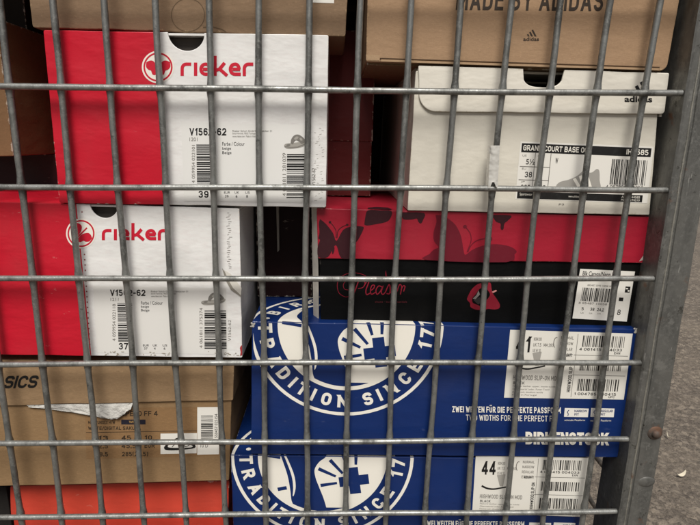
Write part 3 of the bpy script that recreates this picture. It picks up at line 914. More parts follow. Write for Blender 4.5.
# tissue paper poking out under the lid
mb = MB()
top = [(27, 405), (52, 404.6), (80, 404.2), (105, 403.8), (125, 403.5), (133, 403)]
bot = [(28.6, 406.6), (52, 409.5), (80, 413.6), (105, 418.2), (116, 419), (131, 408.6)]
T_ = crom(top, 8); B_ = crom(bot[:4] + [(111, 418.9), (117, 418.6), (122, 415.5), (126, 412.5), (131, 408.6)], 6)
N_ = 60
def samp(l, t):
    f = t * (len(l) - 1); i = min(int(f), len(l) - 2); f -= i
    return (l[i][0] * (1 - f) + l[i + 1][0] * f, l[i][1] * (1 - f) + l[i + 1][1] * f)
vs_ = []; rows = 9
for j in range(rows):
    q = (j - 1) / (rows - 2)
    for i in range(N_):
        a = samp(T_, i / (N_ - 1)); b_ = samp(B_, i / (N_ - 1))
        if j == 0: p = at(a[0], a[1] - 2.5, yD - .001); p = p + Vector((0, .024, 0))
        else:
            p = at(a[0] * (1 - q) + b_[0] * q, a[1] * (1 - q) + b_[1] * q + (.5 * mnoise.noise(Vector((i * .5, 3, 1))) if j == rows - 1 else 0), yD - .0016 - .0022 * q * (i / N_))
            p = p + Vector((0, .0011 * mnoise.noise(Vector((i * .22, j * .7 + i * .1, 4))) - .0006 * abs(math.sin(i * .33 + j * .5)), 0))
        vs_.append(p)
fs_ = [(j * N_ + i, j * N_ + i + 1, (j + 1) * N_ + i + 1, (j + 1) * N_ + i) for j in range(rows - 1) for i in range(N_ - 1)]
mb.grid(vs_, fs_)
g = NT('tissue_paper'); g.b.inputs['Base Color'].default_value = lin('bebbb3'); g.b.inputs['Roughness'].default_value = .8
tcn = g.n('TexCoord'); g.l(g.bump(g.noise(tcn.outputs['Object'], 120, 4, .7), .8, .003), g.b.inputs['Normal'])
tp = mb.build('tissue_paper', g.m, None, True)
md = tp.modifiers.new('thick', 'SOLIDIFY'); md.thickness = .0004
tp['label'] = 'crumpled white tissue paper poking out under the lid of the brown kraft box'; tp['category'] = 'paper'

# --- orange box at the bottom left
yO = .042
qO = [(10, 486.5), (229.5, 481), (228, 513), (11, 519.5)]
Q = q2(qO, yO)
qo = [(13, 517), (226, 512), (222, 556), (17, 563)]
Qo = q2(qo, yO + .002)
Qo[2] = (Qo[2][0], .156); Qo[3] = (Qo[3][0], .156)
rO = thing('shoe_box', 'orange red shoe box at the very bottom under the brown kraft box', 'shoe box', base(Qo, yO, .24))
plain_box(rO, 'body', Qo, yO + .002, .235, board('orange_body', 'c43c2a', dims(Qo, .23), rough=.5, wear='e0b8a4', seed=13), .0012, 13)
plain_box(rO, 'lid', Q, yO, .24, board('orange_lid', 'c94432', dims(Q, .24), rough=.5, wear='e8c0ac', seed=14, wear_w=.0012), .0012, 14, .0006)

# --- carton on top at the left
yT = .021
qT = [(22, -75), (349, -75), (345.5, 36.5), (32.5, 27.5)]
Q = q2(qT, yT)
rT = thing('carton', 'plain brown cardboard carton lying on the upper red and white box', 'carton', base(Q, yT, .25))
plain_box(rT, 'body', Q, yT, .25, board('kraft_top', '846c54', dims(Q, .25), rough=.75, kraft=True, wear='a68d6c', seed=17, spec=.2, wavy=.9), .002, 17, .0016)
mb = MB()
ringband(mb, 188, 15, 17, 16.2, yT - .00012, 0, 40)
mb.stroke([(203, 27.5), (212, 26.8), (222, 29.5), (226, 32)], 1.2, yT - .00012, 0)
mb.build('perforated_tab', ink('crease_brown', '5d4a36', .8), rT)
mb = MB(); mb.px([(311, -14), (334.5, -14), (334, 3.2), (311, 2.4)], yT - .0002); mb.build('label_sticker', STICK, rT)

# --- cream box with lid and long label
yW = .0185; yWL = yW - .0022
qW = [(415, 88), (658, 96), (649.5, 215), (407.5, 210.5)]
qWL = [(418.3, 65.5), (669.5, 73), (664.5, 114.2), (419.5, 111.5)]
Q = q2(qW, yW); QL = q2(qWL, yWL)
CR = 'd0cabb'
rW = thing('shoe_box', 'cream white shoe box with wide flap lid, standing on the red lidded box', 'shoe box', base(Q, yW, .31))
c_ = at(544, 69, yWL)
mw = board('cream_body', CR, dims(Q, .31), rough=.5, wear='b9b09c', seed=21, scuff=.1)
Qb = [(Q[0][0], QL[0][1] - .004), (Q[1][0], QL[1][1] - .004), Q[2], Q[3]]
mb = MB(); hollow(mb, Qb, yW, .31, (c_.x, .0195, .0150, 3), .0012, 21, .0004, 0, .05); mb.build('body', mw, rW)
mb = MB(); mb.prism(rloop(inset(Qb, .0026), .001, 0, 0), yW + .06, yW + .30, .0005); mb.build('hole_shade_block', HOLE, rW)  # dark block standing in for the shade inside the finger hole
ml = board('cream_lid', 'd6d0c2', dims(QL, .32), rough=.5, wear='b9b09c', seed=22, scuff=.1, wavy=.8)
mb = MB()
mb.prism(rloop(QL, [.0012, .0012, .003, .014], .0006, 22, (c_.x, .0178, .0145, 3)), yWL, yWL + .0016, .0006)
tl, tr = QL[0], QL[1]
mb.prism([tl, tr, (tr[0], tr[1] - .0022), (tl[0], tl[1] - .0022)], yWL + .0160, yWL + .32, .0004)
zs = QL[3][1]
mb.prism([(tl[0], tl[1] - .0024), (tl[0] + .002, tl[1] - .0024), (tl[0] + .002, zs + .016), (tl[0], zs + .016)], yWL + .0019, yWL + .32, .0004)
mb.prism([(tr[0] - .002, tr[1] - .0024), (tr[0], tr[1] - .0024), (tr[0], zs), (tr[0] - .002, zs)], yWL + .0019, yWL + .32, .0004)
lid = mb.build('lid', ml, rW)
def stripes3(mb, x0, y0, x1, y1, y, m):
    W, H = x1 - x0, y1 - y0
    for p in ([(0, .72), (.14, .62), (.30, 1), (.11, 1)], [(.25, .42), (.42, .30), (.70, 1), (.48, 1)], [(.53, .12), (.70, 0), (1.1, 1), (.88, 1)]):
        mb.px([(x0 + a * W * .92, y0 + b * H) for a, b in p], y, m)
mb = MB(); stripes3(mb, 630.5, 81.0, 649.5, 94.4, yWL - .00015, 0); mb.line('adidas', 624.5, 95.8, 652.3, 102, yWL - .00015, 0, .03, dy=.4)
mb.build('emblem', K, lid)
e = yW - .00015
qS = [(520.6, 141.3), (653.8, 146.7), (647.2, 203.3), (515.2, 199.2)]
mb = MB(); mb.px(qS, e); lb = mb.build('label_sticker', STICK, rW)
def bq(q, a0, b0, a1, b1):
    def f(a, b):
        return ((q[0][0] * (1 - a) + q[1][0] * a) * (1 - b) + (q[3][0] * (1 - a) + q[2][0] * a) * b,
                (q[0][1] * (1 - a) + q[1][1] * a) * (1 - b) + (q[3][1] * (1 - a) + q[2][1] * a) * b)
    return [f(a0, b0), f(a1, b0), f(a1, b1), f(a0, b1)]
e2 = e - .00012; e3 = e2 - .00012
mb = MB()
mb.px(bq(qS, .012, .03, .985, .185), e2, 0); mb.px(bq(qS, .012, .86, .96, .985), e2, 0)
mb.stext('GRAND COURT BASE 00', bq(qS, .025, .06, .51, .155), e3, 1, .2, .72)
mb.stext('IH4585', bq(qS, .80, .06, .965, .155), e3, 1, .2, .66)
mb.text('Sportswear', bq(qS, .03, .885, .125, .945), e3, 1); mb.text('ART: IH4585', bq(qS, .80, .88, .94, .92), e3, 1); mb.text('PO: 09174210', bq(qS, .80, .935, .94, .97), e3, 1)
mb.text('www.adidas.com', bq(qS, .40, .90, .50, .94), e3, 1)
for t, c0, r0, w_ in (('5½', .055, .30, .065), ('38', .055, .52, .055), ('235', .03, .745, .075), ('7', .16, .30, .02), ('5', .16, .52, .02), ('225', .15, .745, .07)):
    (mb.text(t, bq(qS, c0, r0, c0 + w_, r0 + .095), e2, 0, .01) if '½' in t else mb.stext(t, bq(qS, c0, r0, c0 + w_, r0 + .095), e2, 0, .15, .55))
for t, c0, r0 in (('US', .025, .225), ('UK', .14, .225), ('EU', .03, .45), ('CHN', .14, .45), ('JP', .03, .68)):
    mb.text(t, bq(qS, c0, r0, c0 + .03, r0 + .035), e2, 2)
for a in (.118, .235): mb.px(bq(qS, a, .19, a + .005, .855), e2, 2)
for b in (.425, .655): mb.px(bq(qS, .012, b, .24, b + .012), e2, 2)
mb.text('W', bq(qS, .275, .26, .295, .36), e2, 0, .03)
mb.stext('4 067892 381056', bq(qS, .675, .70, .955, .76), e2, 0, .13, .5)
mb.build('lettering', [K, WHITE, GREY], lb)
mb = MB(); mb.bars(bq(qS, .70, .245, .965, .69), e2, 22, 0, 41); mb.build('barcode', K, lb)
mb = MB()
def sq(p): return [bq(qS, a, b, a + .01, b + .01)[0] for a, b in p]
mb.px(sq(crom([(.30, .80), (.302, .73), (.33, .672), (.39, .63), (.45, .56), (.49, .465), (.508, .435), (.53, .49), (.56, .49), (.59, .43), (.612, .46), (.622, .62), (.625, .80), (.45, .82), (.30, .80)], 4)[:-1]), e2, 0)
for i in range(3): mb.px(sq([(.42 + i * .042, .62 - i * .05), (.44 + i * .042, .595 - i * .05), (.485 + i * .042, .745), (.46 + i * .042, .755)]), e3, 1)
mb.px(sq([(.30, .775), (.62, .765), (.62, .81), (.45, .825), (.30, .81)]), e3 + .00003, 1)
mb.build('shoe_picture', [ink('shoe_grey', '9a968e'), WHITE], lb)
mb = MB(); mb.line('P3', 559, 203.4, 564, 205.2, e2, 0); mb.build('print_mark', GREY, rW)

# --- brown box with printed lid, top right
yP = .0165
qP = [(369, -80), (700, -70), (666.6, 70.8), (366, 61.5)]
Q = q2(qP, yP)
Q[1] = (Q[2][0] + .004, Q[1][1]); Q[0] = (Q[3][0], Q[0][1])
rP = thing('shoe_box', 'brown cardboard shoe box with dark printed slogan, lying on the cream box', 'shoe box', base(Q, yP, .30))
plain_box(rP, 'lid', Q, yP, .30, board('kraft_printed', 'a28466', dims(Q, .30), rough=.72, kraft=True, wear='bfa17c', seed=33, spec=.2, wavy=.7), [.001, .001, .006, .001], 33, .0005)
Qx = inset(Q, .0012); Qx[2] = (Qx[2][0], QL[1][1] + .0004); Qx[3] = (Qx[3][0], QL[0][1] + .0004); plain_box(rP, 'body', Qx, yP + .006, .288, board('kraft_inner', '80684e', dims(Qx, .288), rough=.75, kraft=True, seed=36, spec=.2), .0006, 36)
mb = MB()
e = yP - .00015
mb.sline('MADE BY ADIDAS', 457, -11.5, 604.5, 9.9, e, 0, .17, .46, dy=1.2, lean=-2)
mb.build('lettering', BROWNK, rP)
mb = MB(); stripes3(mb, 527, 29.5, 536.5, 36.4, e, 0); mb.line('adidas', 523.3, 37.2, 539, 41, e, 0, .02); mb.build('emblem', BROWNK, rP)
mb = MB()
def strip3(pts, t, y0, y1, m):
    A = [at(u, v, y0) for u, v in pts]; n = len(A)
    vs_ = [p for p in A] + [p - Vector((0, 0, t)) for p in A] + [Vector((p.x, y1, p.z)) for p in A] + [Vector((p.x, y1, p.z - t)) for p in A]
    fs_ = []
    for i in range(n - 1):
        fs_ += [(i, i + 1, n + i + 1, n + i), (i, 2 * n + i, 2 * n + i + 1, i + 1), (n + i, n + i + 1, 3 * n + i + 1, 3 * n + i), (2 * n + i, 3 * n + i, 3 * n + i + 1, 2 * n + i + 1)]
    fs_ += [(0, n, 3 * n, 2 * n), (n - 1, 3 * n - 1, 4 * n - 1, 2 * n - 1)]
    mb.grid(vs_, fs_, m)
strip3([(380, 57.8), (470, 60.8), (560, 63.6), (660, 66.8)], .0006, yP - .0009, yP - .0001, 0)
strip3([(381, 59.3), (470, 62.4), (560, 65.2), (659, 68.2)], .0017, yP - .0016, yP - .0001, 1)
mb.px([(366, 54.5), (379, 55.2), (379.5, 60.4), (366.2, 60)], yP - .00018, 1)
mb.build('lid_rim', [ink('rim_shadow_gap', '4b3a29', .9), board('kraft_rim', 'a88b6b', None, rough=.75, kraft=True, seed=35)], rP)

# --- red lidded black box with butterflies
yR = .0205; yRB = yR + .002
qR = [(316.5, 208.2), (652.8, 217), (648.2, 263.2), (318.2, 258.6)]
qRb = [(319.5, 256), (643, 261.5), (634, 327), (320.5, 320.6)]
Q = q2(qR, yR); Qb = q2(qRb, yRB)
rR = thing('shoe_box', 'black shoe box with a red butterfly print lid, lying on the upper blue box', 'shoe box', base(Qb, yRB, .33))
plain_box(rR, 'body', Qb, yRB, .33, board('black_body', '070707', dims(Qb, .33), rough=.6, wear='3b3733', seed=41, scuff=.05, spec=.12, dirt=.05), .001, 41)
lid = plain_box(rR, 'lid', Q, yR, .335, board('red_lid', '9a1b2d', dims(Q, .335), rough=.42, wear='c48a86', wear_w=.0007, seed=42, scuff=.06, dirt=.12), .0012, 42, .0004)
DR = ink('dark_red_ink', '661624', .42, .1); BK = ink('maroon_black_ink', '34141a', .42, .1)
e = yR - .00015
mb = MB()
# left butterfly
mb.px(crom([(320, 219), (326, 224), (333, 233), (336.5, 241), (343, 230), (352, 226.5), (362, 226.5), (363.5, 229), (358, 240), (353, 246), (352, 257.5), (341, 257.8), (337, 246.5), (334, 246.5), (328, 257), (318.6, 257), (317.5, 248), (320, 240), (318.4, 238.5), (319.5, 232), (318.8, 224), (320, 219)], 3)[:-1], e, 1)
mb.px(ell(333.2, 250, 1.2, 4, 12, rot=.15), e - .0001, 1)
mb.stroke(crom([(336, 238), (336, 231), (333, 225.5), (330, 222.5)], 4), .7, e, 1); mb.stroke(crom([(337, 238), (338, 231), (342, 227), (347, 225)], 4), .7, e - .00005, 1)
mb.px(ell(330, 222.2, 1.3, 1.3, 10), e - .00005, 1); mb.px(ell(347.2, 224.8, 1.3, 1.1, 10), e - .0001, 1)
# wing that folds over the lid's upper edge
mb.px(crom([(364.3, 224.5), (365.3, 217), (368, 210.2), (380, 210.2), (391.5, 211), (390.5, 218), (386, 222), (374, 224.5), (367, 225.5), (364.3, 224.5)], 3)[:-1], e, 1)
# dangling lobes under the cream box
mb.px(crom([(402, 212.4), (424, 213), (423, 220), (421, 223.5), (418.5, 222), (416.8, 218.5), (412, 219.5), (403, 219), (402, 212.4)], 3)[:-1], e, 1)
mb.px(crom([(492, 215), (511, 215.5), (508, 220.5), (504.5, 223.5), (503.5, 229), (501.8, 230), (500.6, 228), (500.5, 223.5), (496.5, 222), (493.5, 218), (492, 215)], 3)[:-1], e, 1)
# big middle butterfly
mb.px(crom([(435.6, 215), (436.5, 222), (433.6, 232), (434, 241), (438.6, 247), (434, 249.5), (429.5, 254), (427, 260.0), (506, 262.2), (514.5, 254.5), (516.5, 251), (510, 246.5), (497, 244.2), (483, 245.6), (472, 250), (465.5, 254.8), (463.5, 250), (461, 236), (455.5, 225), (448, 218.5), (443, 215.2)], 3), e, 0)
mb.stroke(crom([(467, 252), (469, 247), (471.2, 240), (470, 233), (465.5, 227)], 4), .8, e - .00006, 0); mb.px(ell(465, 226.6, 1.9, 1.8, 12), e - .0001, 0)
mb.stroke(crom([(468, 252), (471, 245.5), (477, 240.5), (486, 238.4), (490.5, 238.6)], 4), .8, e - .0001, 0); mb.px(ell(491, 238.8, 1.4, 1.8, 12), e - .00014, 0)
mb.build('butterfly_print', [DR, BK], lid)
mb = MB(); mb.px([(639, 261.5), (645.5, 252.5), (648.3, 250.5), (647.6, 257), (643, 260)], e, 0); mb.px([(643, 262.4), (647.8, 260.6), (647.4, 263)], e, 0)
mb.build('scuffed_corner', ink('scuff_white', 'b5a8a0', .8), lid)
# wing continued on the lid's top
zt = lambda u: max(Q[0][1] + (Q[1][1] - Q[0][1]) * ((at(u, 210, yR).x - Q[0][0]) / (Q[1][0] - Q[0][0])), 0) + .00025
mb = MB()
pts = [(367.5, 0), (369, .012), (378, .019), (390, .016), (392, .006), (391.6, 0)]
mb.poly([(at(u, 210, yR).x, yR + .0008 + d, zt(u)) for u, d in pts]); mb.build('butterfly_print', BK, lid)
e = yRB - .00015
PINK = ink('script_red', '85192b', .4)
mb = MB()
def S(pts, w0, k, w1=None): mb.stroke(crom(pts, 6), w0 * .8, e - .00002 * k, 0, w1 and w1 * .8)
S([(353.5, 294), (356, 288), (358.5, 281)], 1.6, 0, 1.2); S([(352, 285), (356, 281.5), (361.5, 280.3), (365, 283), (363, 287.3), (358, 288.6)], .9, 1)
S([(364, 286), (367, 281), (369.5, 277.6), (368.5, 283), (366, 290), (366.6, 294.6), (370, 293)], 1.3, 2)
S([(370, 291), (373.5, 288.5), (374.5, 285.5), (372, 285.5), (370.4, 290), (371.5, 294.2), (376, 292)], 1.2, 3)
S([(382, 287), (378.6, 286), (376, 290), (377, 294.3), (380.2, 291.5), (383, 286), (381.2, 292), (383, 294.4), (385.5, 292)], 1.2, 4)
S([(385.5, 292), (389, 284.5), (390.2, 289), (389.4, 293.6), (386.5, 293.5)], 1.3, 5); S([(390, 293), (394, 289.5), (395.5, 286), (393, 285.6), (391.5, 290), (392.7, 294.2), (397, 291.5)], 1.2, 6)
S([(397, 291.5), (399.6, 284.5), (401.6, 287), (400.4, 294.5)], 1.2, 7); S([(401, 290), (403, 286), (405, 286.6), (403.5, 291.5)], 1.2, 8)
S([(352, 295), (346, 297), (339.5, 293.5), (337.3, 287), (338.5, 280), (344, 275), (352, 272.8), (360, 273.6), (366, 276)], .6, 9)
S([(349, 290), (344.5, 289), (343.4, 284.5), (347, 280.5), (354, 279.2), (370, 279.6), (380, 282)], .5, 10)
S([(383, 281), (385.4, 276), (385.8, 271), (386.6, 276), (389.5, 279.5)], .5, 11)
mb.line('shoes · boots · sandals', 375, 300.8, 407, 302.6, e, 1)
mb.build('wordmark', [PINK, ink('dim_red', '5a1c24')], rR)
mb = MB()
mb.px(crom([(484, 283.2), (478, 284), (472, 289), (468.6, 295), (467, 299.5), (470, 303), (470.6, 307), (476, 309.6), (482, 309.4), (479, 305.5), (473, 303), (472.4, 298.5), (476, 294), (479.5, 289), (484, 287)], 3), e, 0)
mb.px(crom([(485.5, 283), (490.4, 282.8), (491.5, 288.5), (492.8, 293.2), (496.8, 299), (499.8, 304.5), (499, 308.4), (494, 309.4), (488, 308.8), (484.5, 309.6), (483.6, 303), (488, 298.5), (490, 294), (487, 289)], 3), e, 0)
mb.px([(478.5, 290.5), (480, 294.5), (475.5, 299.3), (472.8, 298.6), (476.5, 295)], e - .0001, 1); mb.px([(473.5, 300), (480, 297), (482, 302.5), (478, 304.5)], e - .00014, 2)
mb.px([(491.6, 291.8), (496, 289.8), (497, 291), (493.2, 293)], e - .0001, 3)
mb.build('emblem', [ink('emblem_red', '86182a', .42), ink('emblem_grey', '8d8680'), ink('emblem_dark', '3a3534'), ink('emblem_pink', 'c2827c')], rR)
qG = [(580.2, 268.8), (635, 271.5), (626.8, 321.6), (572.4, 318.4)]
mb = MB(); mb.px(qG, e - .0001); lb = mb.build('label_sticker', STICK, rR)
e2 = e - .00022
mb = MB()
mb.text('Blk Canvas/Neon Multi', bq(qG, .06, .04, .74, .13), e2, 0, .012); mb.text('CASUAL', bq(qG, .04, .155, .22, .19), e2, 1)
mb.text('885487 0098 10058 08', bq(qG, .18, .30, .62, .335), e2, 1); mb.text('8 85487 10058 0', bq(qG, .07, .66, .66, .70), e2, 1)
for t, a in (('5', .14), ('38', .30), ('24.2', .42)): mb.stext(t, bq(qG, a, .765, a + (.04 if t == '5' else .075 if t == '38' else .13), .825), e2, 0, .17, .55)
for t, a in (('US', .13), ('EUR', .29), ('CM', .44)): mb.text(t, bq(qG, a, .865, a + .06, .89), e2, 1)
mb.stext('8', bq(qG, .80, .77, .86, .88), e2, 0, .15, .55)
mb.px(bq(qG, .875, .305, .965, .425), e2, 0)
mb.px(ell(612.6, 292.3, 1.7, 2, 10), e2, 0); mb.px(bq(qG, .79, .53, .87, .60), e2, 0)
mb.px(bq(qG, .885, .335, .925, .36), e2 - .0001, 2); mb.px(bq(qG, .925, .375, .955, .405), e2 - .0001, 2)
mb.build('lettering', [K, GREY, STICK], lb)
mb = MB(); mb.bars(bq(qG, .10, .37, .66, .64), e2, 22, 0, 51); mb.build('barcode', K, lb)

# --- two blue boxes with the round printed logo
GR_BL = 'dark blue shoe boxes stacked at the lower right'
def clip(vs, fs, keep_low):
    bm = bmesh.new()
    vv = [bm.verts.new((a, b, 0)) for a, b in vs]
    for f in fs:
        try: bm.faces.new([vv[i] for i in f])
        except ValueError: pass
    geom = bm.verts[:] + bm.edges[:] + bm.faces[:]
    bmesh.ops.bisect_plane(bm, geom=geom, plane_co=(0, 0, 0), plane_no=(0, 1, 0), clear_outer=keep_low, clear_inner=not keep_low, dist=1e-7)
    bm.verts.index_update()
    r = [tuple(v.co[:2]) for v in bm.verts], [[v.index for v in f.verts] for f in bm.faces]
    bm.free()
    return r
def roundel():
    """list of (verts, faces, layer): layer 0 white, 1 blue on white; centimetres round the logo centre"""
    out = []
    def ring(r0, r1, a0=0, a1=360, n=72):
        vs = []; fs = []
        for k in range(n + 1):
            t = R(a0 + (a1 - a0) * k / n)
            vs += [(r0 * math.cos(t), r0 * math.sin(t)), (r1 * math.cos(t), r1 * math.sin(t))]
        for k in range(n): fs.append((2 * k, 2 * k + 1, 2 * k + 3, 2 * k + 2))
        out.append((vs, fs, 0))
    ring(8.75, 9.08)
    ring(6.02, 6.42)
    def disc(xs, left):
        """sole: from a wavy inner border to the rim of the disc"""
        pts = crom(xs, 6)
        vs = []; fs = []
        n = len(pts)
        for (x, y) in pts:
            rim = math.sqrt(max(0, 6.22 ** 2 - y * y))
            vs += [(x, y), (-rim if left else rim, y)]
        for k in range(n - 1): fs.append((2 * k, 2 * k + 1, 2 * k + 3, 2 * k + 2))
        out.append((vs, fs, .3))
    disc([(-4.3, 3.8), (-4.75, 2), (-4.3, .7), (-3.95, -.4), (-3.5, -2), (-3.25, -3.6), (-3.15, -4.7), (-3.0, -5.2)], True)
    th = crom([(-3.95, .9), (-3.4, -.3), (-2.85, -1.9), (-2.7, -3.2), (-2.85, -4.1), (-3.0, -4.3), (-2.95, -3.3), (-3.1, -2), (-3.6, -.4), (-4.1, .9)], 5)
    out.append((th, [tuple(range(len(th)))], 0))
    disc([(1.6, 3.2), (.9, 1.6), (.35, .25), (-.35, -.4), (-.8, -1.25), (-.7, -2.2), (-.4, -3.1), (.1, -4.5), (.4, -5.6)], False)
    def bar(a, b, w0, w1):
        dx, dy = b[0] - a[0], b[1] - a[1]; l = math.hypot(dx, dy); nx, ny = -dy / l, dx / l
        out.append(([(a[0] + nx * w0, a[1] + ny * w0), (b[0] + nx * w1, b[1] + ny * w1), (b[0] - nx * w1, b[1] - ny * w1), (a[0] - nx * w0, a[1] - ny * w0)], [(0, 1, 2, 3)], 1))
    for a, b in (((-.42, -1.15), (1.32, -2.0)), ((.72, -.15), (2.0, -1.65)), ((1.95, .6), (2.4, -.75)), ((3.3, .7), (3.3, -.65)), ((-.2, -3.05), (1.45, -2.75))): bar(a, b, .19, .13)
    bar((-4.5, -3.55), (-3.6, -3.35), .2, .2); bar((-6.0, .3), (-4.2, .05), .13, .16)
    A, B_ = 1.5, .56; ca, sa = math.cos(R(8)), math.sin(R(8))
    cr = [(-B_, A), (B_, A), (B_, B_), (A, B_), (A, -B_), (B_, -B_), (B_, -A), (-B_, -A), (-B_, -B_), (-A, -B_), (-A, B_), (-B_, B_)]
    out.append(([(3.15 + x * ca - y * sa, -2.45 + x * sa + y * ca) for x, y in cr], [tuple(range(12))], 1))
    def letter(ch, ang, low, h=1.32):
        vs, fs = sglyphs(ch, .23, .5)
        x0 = min(p[0] for p in vs); x1 = max(p[0] for p in vs)
        t = R(180 + ang)
        cx, cy = 7.58 * math.cos(t), 7.58 * math.sin(t)
        rot = t + math.pi / 2 if low else t - math.pi / 2
        for lay in sorted(set(p[2] for p in vs)):
            ids = [i for i, p in enumerate(vs) if p[2] == lay]; mp = {i: k for k, i in enumerate(ids)}
            res = []
            for i in ids:
                a = (vs[i][0] - (x0 + x1) / 2) * h; b = (vs[i][1] - .5) * h
                res.append((cx + a * math.cos(rot) - b * math.sin(rot), cy + a * math.sin(rot) + b * math.cos(rot)))
            out.append((res, [tuple(mp[i] for i in f) for f in fs if f[0] in mp], lay * .1))
        return
        out.append((res, fs, 0))
    for ch, a in zip('TRADITIONSINCE1774', (2, 14.5, 27.5, 39, 48.5, 57, 66, 76, 88, 106.5, 115.5, 125.5, 138, 150, 167.5, 177, 186, 195)): letter(ch, a, True)
    for i, ch in enumerate('BIRKENSTOCK'): letter(ch, -22 - i * 13.2, False)
    for a in (-9,):
        t = R(180 + a); out.append(([(7.58 * math.cos(t) + .26 * math.cos(k), 7.58 * math.sin(t) + .26 * math.sin(k)) for k in [i * .6283 for i in range(10)]], [tuple(range(10))], 0))
    return out
LOGO = roundel()

def blue_box(label, q, y, depth, cu, dz, big, qlab, num, seed, icon_rows):
    Q = q2(q, y)
    rt = thing('shoe_box', label, 'shoe box', base(Q, y, depth), GR_BL)
    mt = board('blue_board_%d' % seed, '0c275c', dims(Q, depth), rough=.4, wear='aab0c4', wear_w=.0008, seed=seed, scuff=.05, dirt=.15)
    plain_box(rt, 'body', Q, y, depth, mt, .0010, seed, .0004)
    ze = lambda x: Q[0][1] + (Q[1][1] - Q[0][1]) * (x - Q[0][0]) / (Q[1][0] - Q[0][0])
    cx = at(cu[0], cu[1], y).x
    xmin = Q[0][0] + .0008
    mb = MB()
    for li, (vs, fs, lay) in enumerate(LOGO):
        eps = .0002 + lay * .00012 + (0 if lay < 1 else (li % 7) * .000012)
        vs = [(a * .01, b * .01 - dz) for a, b in vs]
        for low in (True, False):
            v2, f2 = clip(vs, fs, low)
            if not f2: continue
            if low: pts = [(max(cx + a, xmin), y - eps, ze(max(cx + a, xmin)) + b - .0004) for a, b in v2]
            else: pts = [(max(cx + a, xmin), y + .0005 + b, ze(max(cx + a, xmin)) + eps) for a, b in v2]
            mb.grid(pts, f2, int(lay))
    mb.build('roundel_print', [WHITE, BLUEI], rt)
    return rt, y - .0002

yU = .0125
qU = [(252, 321.5), (637.5, 329.5), (619.5, 457.5), (250.8, 454)]
lu = [(510.2, 329.8), (632.8, 333.6), (623.8, 399.6), (504, 397.6)]
rU, e = blue_box('dark blue shoe box with white slogan lines, directly under the black box', qU, yU, .30, (346.8, 325), .0030, '41', lu, '', 51, 0)
def blue_label(rt, lu, e, big, rowv, nm):
    mb = MB(); mb.px(lu, e); lb = mb.build('label_sticker', ink('label_paper_' + nm, 'd9d5ca', .4, .08), rt)
    e2 = e - .00012
    mb = MB()
    T = lambda t, a, b, c, d, m=0, bd=0.: (mb.text(t, bq(lu, a, b, c, d), e2, m, bd) if any(k.islower() for k in t) else mb.stext(t, bq(lu, a, b, c, d), e2, m, .15 + bd, .5))
    T(big, .06, .09, .185, .325, 0, .04)
    for i, (t, c) in enumerate((('NORM 260', .235), ('UK 7.5   MM 260', .335), ('US M 10', .235))): T(t, .16 if big == 'x' else .20, .10 + i * .085, c + .03, .15 + i * .085, 1)
    mb.px([bq(lu, .20, .33, .21, .34)[0], bq(lu, .275, .31, .28, .32)[0], bq(lu, .262, .52, .27, .53)[0], bq(lu, .232, .52, .24, .53)[0]], e2, 2)
    for i, t in enumerate(('NORMAL', 'NARROW', 'REGULAR', 'ETROIT')): T(t, .42, .07 + i * .085, .525, .115 + i * .085, 1)
    T('MEDIUM FIT', .44, .335, .53, .375, 0, .02)
    mb.stroke([bq(lu, .385 + .02 * math.cos(k * .5 + 2), .17 + .08 * math.sin(k * .5 + 2), 1, 1)[0] for k in range(7)], .8, e2, 1)
    T('HIGHWOOD SLIP-ON MOD', .06, .665, .44, .735, 1, .01)
    T('BLACK', .065, .76, .16, .80, 0)
    rr = random.Random(7)
    for i in range(4): T(('Natural leather upper, insole suede', 'Obermaterial Leder, Futter Textil', 'Dessus cuir, doublure textile', 'Made in Portugal')[i], .065, .815 + i * .043, .42 - .05 * i, .843 + i * .043, 1)
    mb.px(bq(lu, .555, .03, .559, .975), e2, 1)
    for b in (.34, .64): mb.px(bq(lu, .54, b, .985, b + .008), e2, 1)
    for i, b in enumerate((.235, .905)): T(('4 061415 004033', '1 004785 260415')[i], .58, b, .93, b + .04, 0)
    T('EAN', .87, .285, .92, .32, 0); T('UPC', .87, .95, .92, .98, 0)
    q = bq(lu, .515, .44, .545, .90); mb.stext('HIGHWOOD SLIP ON', [q[3], q[0], q[1], q[2]], e2, 0, .2, .5)
    mb.build('lettering', [K, GREY, LGREY], lb)
    for i, (b0, b1) in enumerate(((.05, .22), (.42, .575), (.70, .88))):
        mb = MB(); mb.bars(bq(lu, .60, b0, .94, b1), e2, 24, 0, 60 + i + len(nm)); mb.build('barcode', K, lb)
    mb = MB()
    mb.stroke([bq(lu, a, b, 1, 1)[0] for a, b in crom([(.07, .52), (.12, .56), (.18, .57), (.25, .545), (.315, .52)], 5)], 1.9, e2, 0, 1.3)
    mb.build('sole_picture', K, lb)
    return lb
blue_label(rU, lu, e, '41', 0, 'upper')
mb = MB()
mb.sline('ZWEI WEITEN FÜR DIE PERFEKTE PASSFORM', 452, 406.2, 561, 412.2, e, 0, .2, .46, dy=1.2)
mb.sline('TWO WIDTHS FOR THE PERFECT FIT', 466, 414.6, 557, 420.4, e, 0, .14, .46, dy=1.2)
mb.sline('BIRKENSTOCK', 525.5, 431.8, 609.5, 444.4, e, 0, .235, .40, dy=1.0, gap=.075)
mb.line('schmale Passform', 564.5, 419.2, 585, 421, e, 0); mb.line('normale Passform', 590.6, 419.6, 611, 421.4, e, 0)
mb.build('slogan', WHITE, rU)
